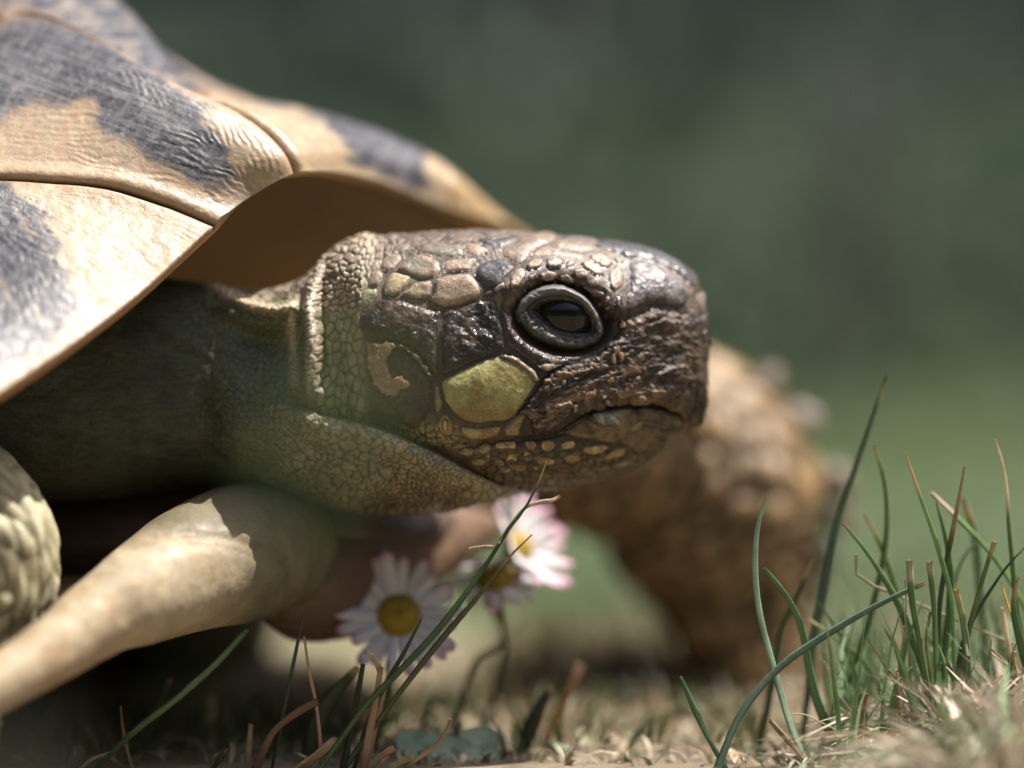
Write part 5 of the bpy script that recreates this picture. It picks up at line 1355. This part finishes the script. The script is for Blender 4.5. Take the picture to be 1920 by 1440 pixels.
def gheight(x, y):
    return -G + .014 * np.maximum(y - 6000, 0) * sstep(6000, 30000, y)
def tufts(name, n, xy, hgt, wd, cols, lean, mat, label, seed, curl=.6):
    """many small blades as one mass: four points along, two wide, both faces of a folded strip"""
    rr = np.random.RandomState(seed)
    x, y = xy(rr, n)
    keep = ~((x < -60) & (y > 300) & (y < 3300) & (name in ('dry_grass', 'lawn')))
    x, y = x[keep], y[keep]; n = len(x)
    h = hgt(rr, n, x, y); w_ = wd(rr, n, x, y)
    a = rr.uniform(0, 2 * np.pi, n); l = lean(rr, n)
    t = np.array([0, .4, .75, 1.0])
    bend = l[:, None] * (t ** 1.6)[None]
    cu = rr.uniform(-curl, curl, n)[:, None] * (t ** 3)[None]
    px = x[:, None] + h[:, None] * (bend * np.cos(a)[:, None] + cu * np.sin(a)[:, None])
    py = y[:, None] + h[:, None] * (bend * np.sin(a)[:, None] - cu * np.cos(a)[:, None])
    pz = gheight(x, y)[:, None] + h[:, None] * t[None] * np.sqrt(np.maximum(1 - np.minimum(l, .95)[:, None] ** 2 * t[None], .05))
    c = np.stack([px, py, pz], -1)
    b = rr.uniform(0, np.pi, n); sd = np.stack([np.cos(b), np.sin(b) * .6, rr.uniform(-.3, .3, n)], -1)
    wt = np.array([1, .9, .65, .12])[None, :, None] * (w_ * .5)[:, None, None]
    nr = np.stack([-np.sin(b), np.cos(b), 0 * b], -1)[:, None] * wt * .5
    V = np.stack([c - sd[:, None] * wt, c + nr, c + sd[:, None] * wt], 2)       # (n,4,3,3)
    base = (np.arange(n) * 12)[:, None, None]
    i = np.arange(3)[:, None]; j = np.arange(2)[None]
    q = np.stack([i * 3 + j, i * 3 + j + 1, i * 3 + j + 4, i * 3 + j + 3], -1).reshape(1, 6, 4)
    F = (base + q).reshape(-1, 4)
    k = rr.uniform(0, 1, n); pick = rr.randint(0, len(cols), n)
    C = np.asarray(cols)[pick] * (.65 + .7 * k)[:, None]
    if name in ('dry_grass', 'lawn'): C = mix(np.array([.34, .26, .17]) * (.6 + .8 * k)[:, None], C, sstep(1000, 3300, y + 1500 * (fbm(x / 500, y / 500, 3) - .5)))
    C = np.repeat(C, 12, 0)
    o = mk(name, V.reshape(-1, 3), F, C, mat)
    return tag(o, label, 'grass', kind='stuff')
def u(a, b): return lambda rr, n, *_: rr.uniform(a, b, n)
# the dry thatch of the clump at the right
def xy_clump(rr, n):
    y = rr.uniform(-620, 330, n); x = 960 + rr.normal(0, 1, n) * 0
    px = 1940 - np.abs(rr.normal(0, 165, n))
    px = np.where(rr.uniform(0, 1, n) < .3, rr.uniform(1500, 2150, n), px)
    return (px - 960) * (D + y) / D, y
def h_clump(rr, n, x, y):
    px = 960 + x * D / (D + y)
    return (rr.uniform(.25, 1.0, n) ** 1.3) * (60 + 215 * sstep(1580, 1860, px)) * np.where(y < -120, .9, 1.0)
tufts('thatch', 2600, xy_clump, h_clump, u(7, 26), [(.45, .37, .27), (.56, .47, .37), (.36, .28, .19), (.50, .39, .30), (.26, .29, .17), (.17, .24, .11), (.40, .39, .29)], u(.25, 1.8), M_DRY, 'matted dry straw at the foot of the grass clump', 11, .9)
tufts('turf', 380, lambda rr, n: ((lambda y: ((rr.uniform(1560, 2200, n) - 960) * (D + y) / D, y))(rr.uniform(-60, 900, n))), u(150, 340), u(9, 19), [(.16, .26, .11), (.14, .23, .09), (.19, .28, .14), (.24, .30, .17)], u(.05, .6), M_GRASS, 'green shoots of the grass clump', 12, .25)
tufts('dry_grass', 12000, lambda rr, n: ((lambda y: (rr.uniform(-.30, .34, n) * (D + y), y))(500 + rr.uniform(0, 1, n) ** 1.5 * 9000)), lambda rr, n, x, y: rr.uniform(40, 150, n) * (.22 + y / 5200), lambda rr, n, x, y: rr.uniform(7, 14, n) * (1 + y / 5000),
      [(.32, .42, .28), (.27, .37, .23), (.36, .38, .27), (.21, .31, .17), (.30, .33, .22)], u(.2, 1.1), M_DRY, 'pale dry lawn grass blurred behind the daisies', 17, .5)
tufts('litter', 5200, lambda rr, n: (rr.uniform(-1400, 1600, n), rr.uniform(40, 2300, n)), u(10, 60), u(5, 20), [(.42, .33, .22), (.32, .24, .15), (.50, .41, .29), (.22, .17, .11), (.16, .20, .10), (.30, .30, .18)], u(.5, 1.6), M_DRY, 'dead straw litter lying on the soil', 13, .9)
tufts('short_grass', 620, lambda rr, n: (rr.uniform(-1300, 500, n), rr.uniform(200, 1000, n)), u(25, 120), u(7, 17), [(.06, .10, .03), (.05, .08, .03), (.09, .12, .04), (.30, .22, .12)], u(.1, .8), M_GRASS, 'short shaded grass at the foot of the tortoise', 14, .4)
def xy_lawn(rr, n):
    y = 1400 + rr.uniform(0, 1, n) ** 1.8 * 44000
    return rr.uniform(-.34, .36, n) * (D + y) * 1.05, y
tufts('lawn', 42000, xy_lawn, lambda rr, n, x, y: rr.uniform(60, 180, n) * (1 + y / 60000), lambda rr, n, x, y: rr.uniform(9, 16, n) * (1 + y / 5000),
      [(.13, .21, .085), (.12, .19, .08), (.17, .24, .11), (.27, .26, .15), (.15, .20, .10)], u(.1, .8), M_GRASS, 'blurred green lawn stretching away behind the tortoise', 15, .3)

# ---------------------------------------------------------------- the dark wood behind
def leaf_mass(name, n, box, size, cols, seed, label, dens=None):
    rr = np.random.RandomState(seed)
    lo, hi = np.array(box[0], float), np.array(box[1], float)
    p = dens
    n = len(p)
    d1 = rr.normal(0, 1, (n, 3)); d1 /= np.linalg.norm(d1, axis=1)[:, None]
    d2 = np.cross(d1, rr.normal(0, 1, (n, 3))); d2 /= np.linalg.norm(d2, axis=1)[:, None]
    s = rr.uniform(.6, 1.4, n)[:, None] * size
    nn = np.cross(d1, d2) * s * .18
    V = np.stack([p - d1 * s, p - d2 * s * .45 + nn, p + d1 * s, p + d2 * s * .45 + nn, p], 1)
    b = (np.arange(n) * 5)[:, None, None]
    F = (b + np.array([[0, 1, 4], [1, 2, 4], [2, 3, 4], [3, 0, 4]])[None]).reshape(-1, 3)
    C = np.asarray(cols)[rr.randint(0, len(cols), n)] * rr.uniform(.6, 1.4, n)[:, None]
    C = mix(C, np.array([.085, .12, .07]) * rr.uniform(.7, 1.3, n)[:, None], sstep(11500, 0, p[:, 2]))  # low leaves painted brighter green as if sunlit, upper ones left dark
    o = mk(name, V.reshape(-1, 3), F, np.repeat(C, 5, 0), M_LEAF)
    return o
rrw = np.random.RandomState(77)
def wood_pts(n, a0, a1, depth):
    a = rrw.uniform(a0, a1, n); zz = rrw.uniform(-800, 34000, n)
    r = 25000 + 2.2 * np.clip(zz, 0, 7500) + .75 * np.maximum(zz - 7500, 0) + 9000 * fbm(a * 6, zz / 8000, 5) + depth * rrw.uniform(0, 1, n) ** 1.5
    low = sstep(-800, 9000, zz - 9000 * (fbm(a * 14, 0 * a, 9) - .35))
    k = rrw.uniform(0, 1, n) < .75 + .25 * low
    return np.stack([r * np.sin(a), r * np.cos(a), zz], 1)[k]
WP = np.vstack([wood_pts(95000, -.62, .62, 24000), wood_pts(60000, .62, 2 * math.pi - .62, 9000)])  # second batch is unseen, added round the camera to cut low sky light
hd = leaf_mass('woodland', 0, ((0, 0, 0), (0, 0, 0)), 800, [(.029, .042, .050), (.026, .040, .052), (.034, .046, .051), (.023, .037, .050)], 21, '', WP)
tag(hd, 'deep dark green wood closing the view behind the lawn', 'woodland', kind='stuff')
def sapling(px, y, r, label, seed, colr):
    x = (px - 960) * (D + y) / D
    z0 = float(gheight(np.array([x]), np.array([float(y)]))[0])
    root = empty('tree', (x, y, z0), label, 'tree', 'slender trees before the dark wood')
    rr = np.random.RandomState(seed)
    pts = [np.array([x + rr.uniform(-500, 500) * k, y, z0 - 300 + 9000 * k]) for k in np.linspace(0, 3.4, 6)]
    P_, N_, s_, th_ = tube(pts, [r * 1.25, r, r * .95, r * .85, r * .7, r * .4], 14, 30)
    mk('trunk', P_.reshape(-1, 3), grid_faces(30, 14, True), np.ones((420, 3)) * colr, M_BARK, root)
    lo = pts[-1] - [4200, 4200, 7000]; hi = pts[-1] + [4200, 4200, 7000]
    c0 = (lo + hi) / 2
    rr2 = np.random.RandomState(seed + 5)
    n = 1200
    d = rr2.normal(0, 1, (n, 3)); d /= np.linalg.norm(d, axis=1)[:, None]
    p = c0 + d * (rr2.uniform(.25, 1, n) ** .5)[:, None] * np.array([4000, 4000, 6500]) * (.7 + .5 * rr2.uniform(0, 1, n))[:, None]
    d1 = rr2.normal(0, 1, (n, 3)); d1 /= np.linalg.norm(d1, axis=1)[:, None]
    d2 = np.cross(d1, rr2.normal(0, 1, (n, 3))); d2 /= np.linalg.norm(d2, axis=1)[:, None]
    s = 420
    V = np.stack([p - d1 * s, p - d2 * s * .45, p + d1 * s, p + d2 * s * .45], 1).reshape(-1, 3)
    F = np.arange(n * 4).reshape(-1, 4)
    mk('crown', V, F, np.repeat(np.array([.05, .08, .035]) * rr2.uniform(.6, 1.3, (n, 1)), 4, 0), M_LEAF, root)
sapling(1560, 24500, 150, 'slender pale trunk standing right of centre before the wood', 3, [.085, .083, .075])
sapling(1650, 25500, 95, 'thinner pale trunk close beside the slender one', 6, [.085, .08, .072])
sapling(1010, 25000, 170, 'dull brown trunk above the head, fading into the wood', 4, [.045, .046, .042])
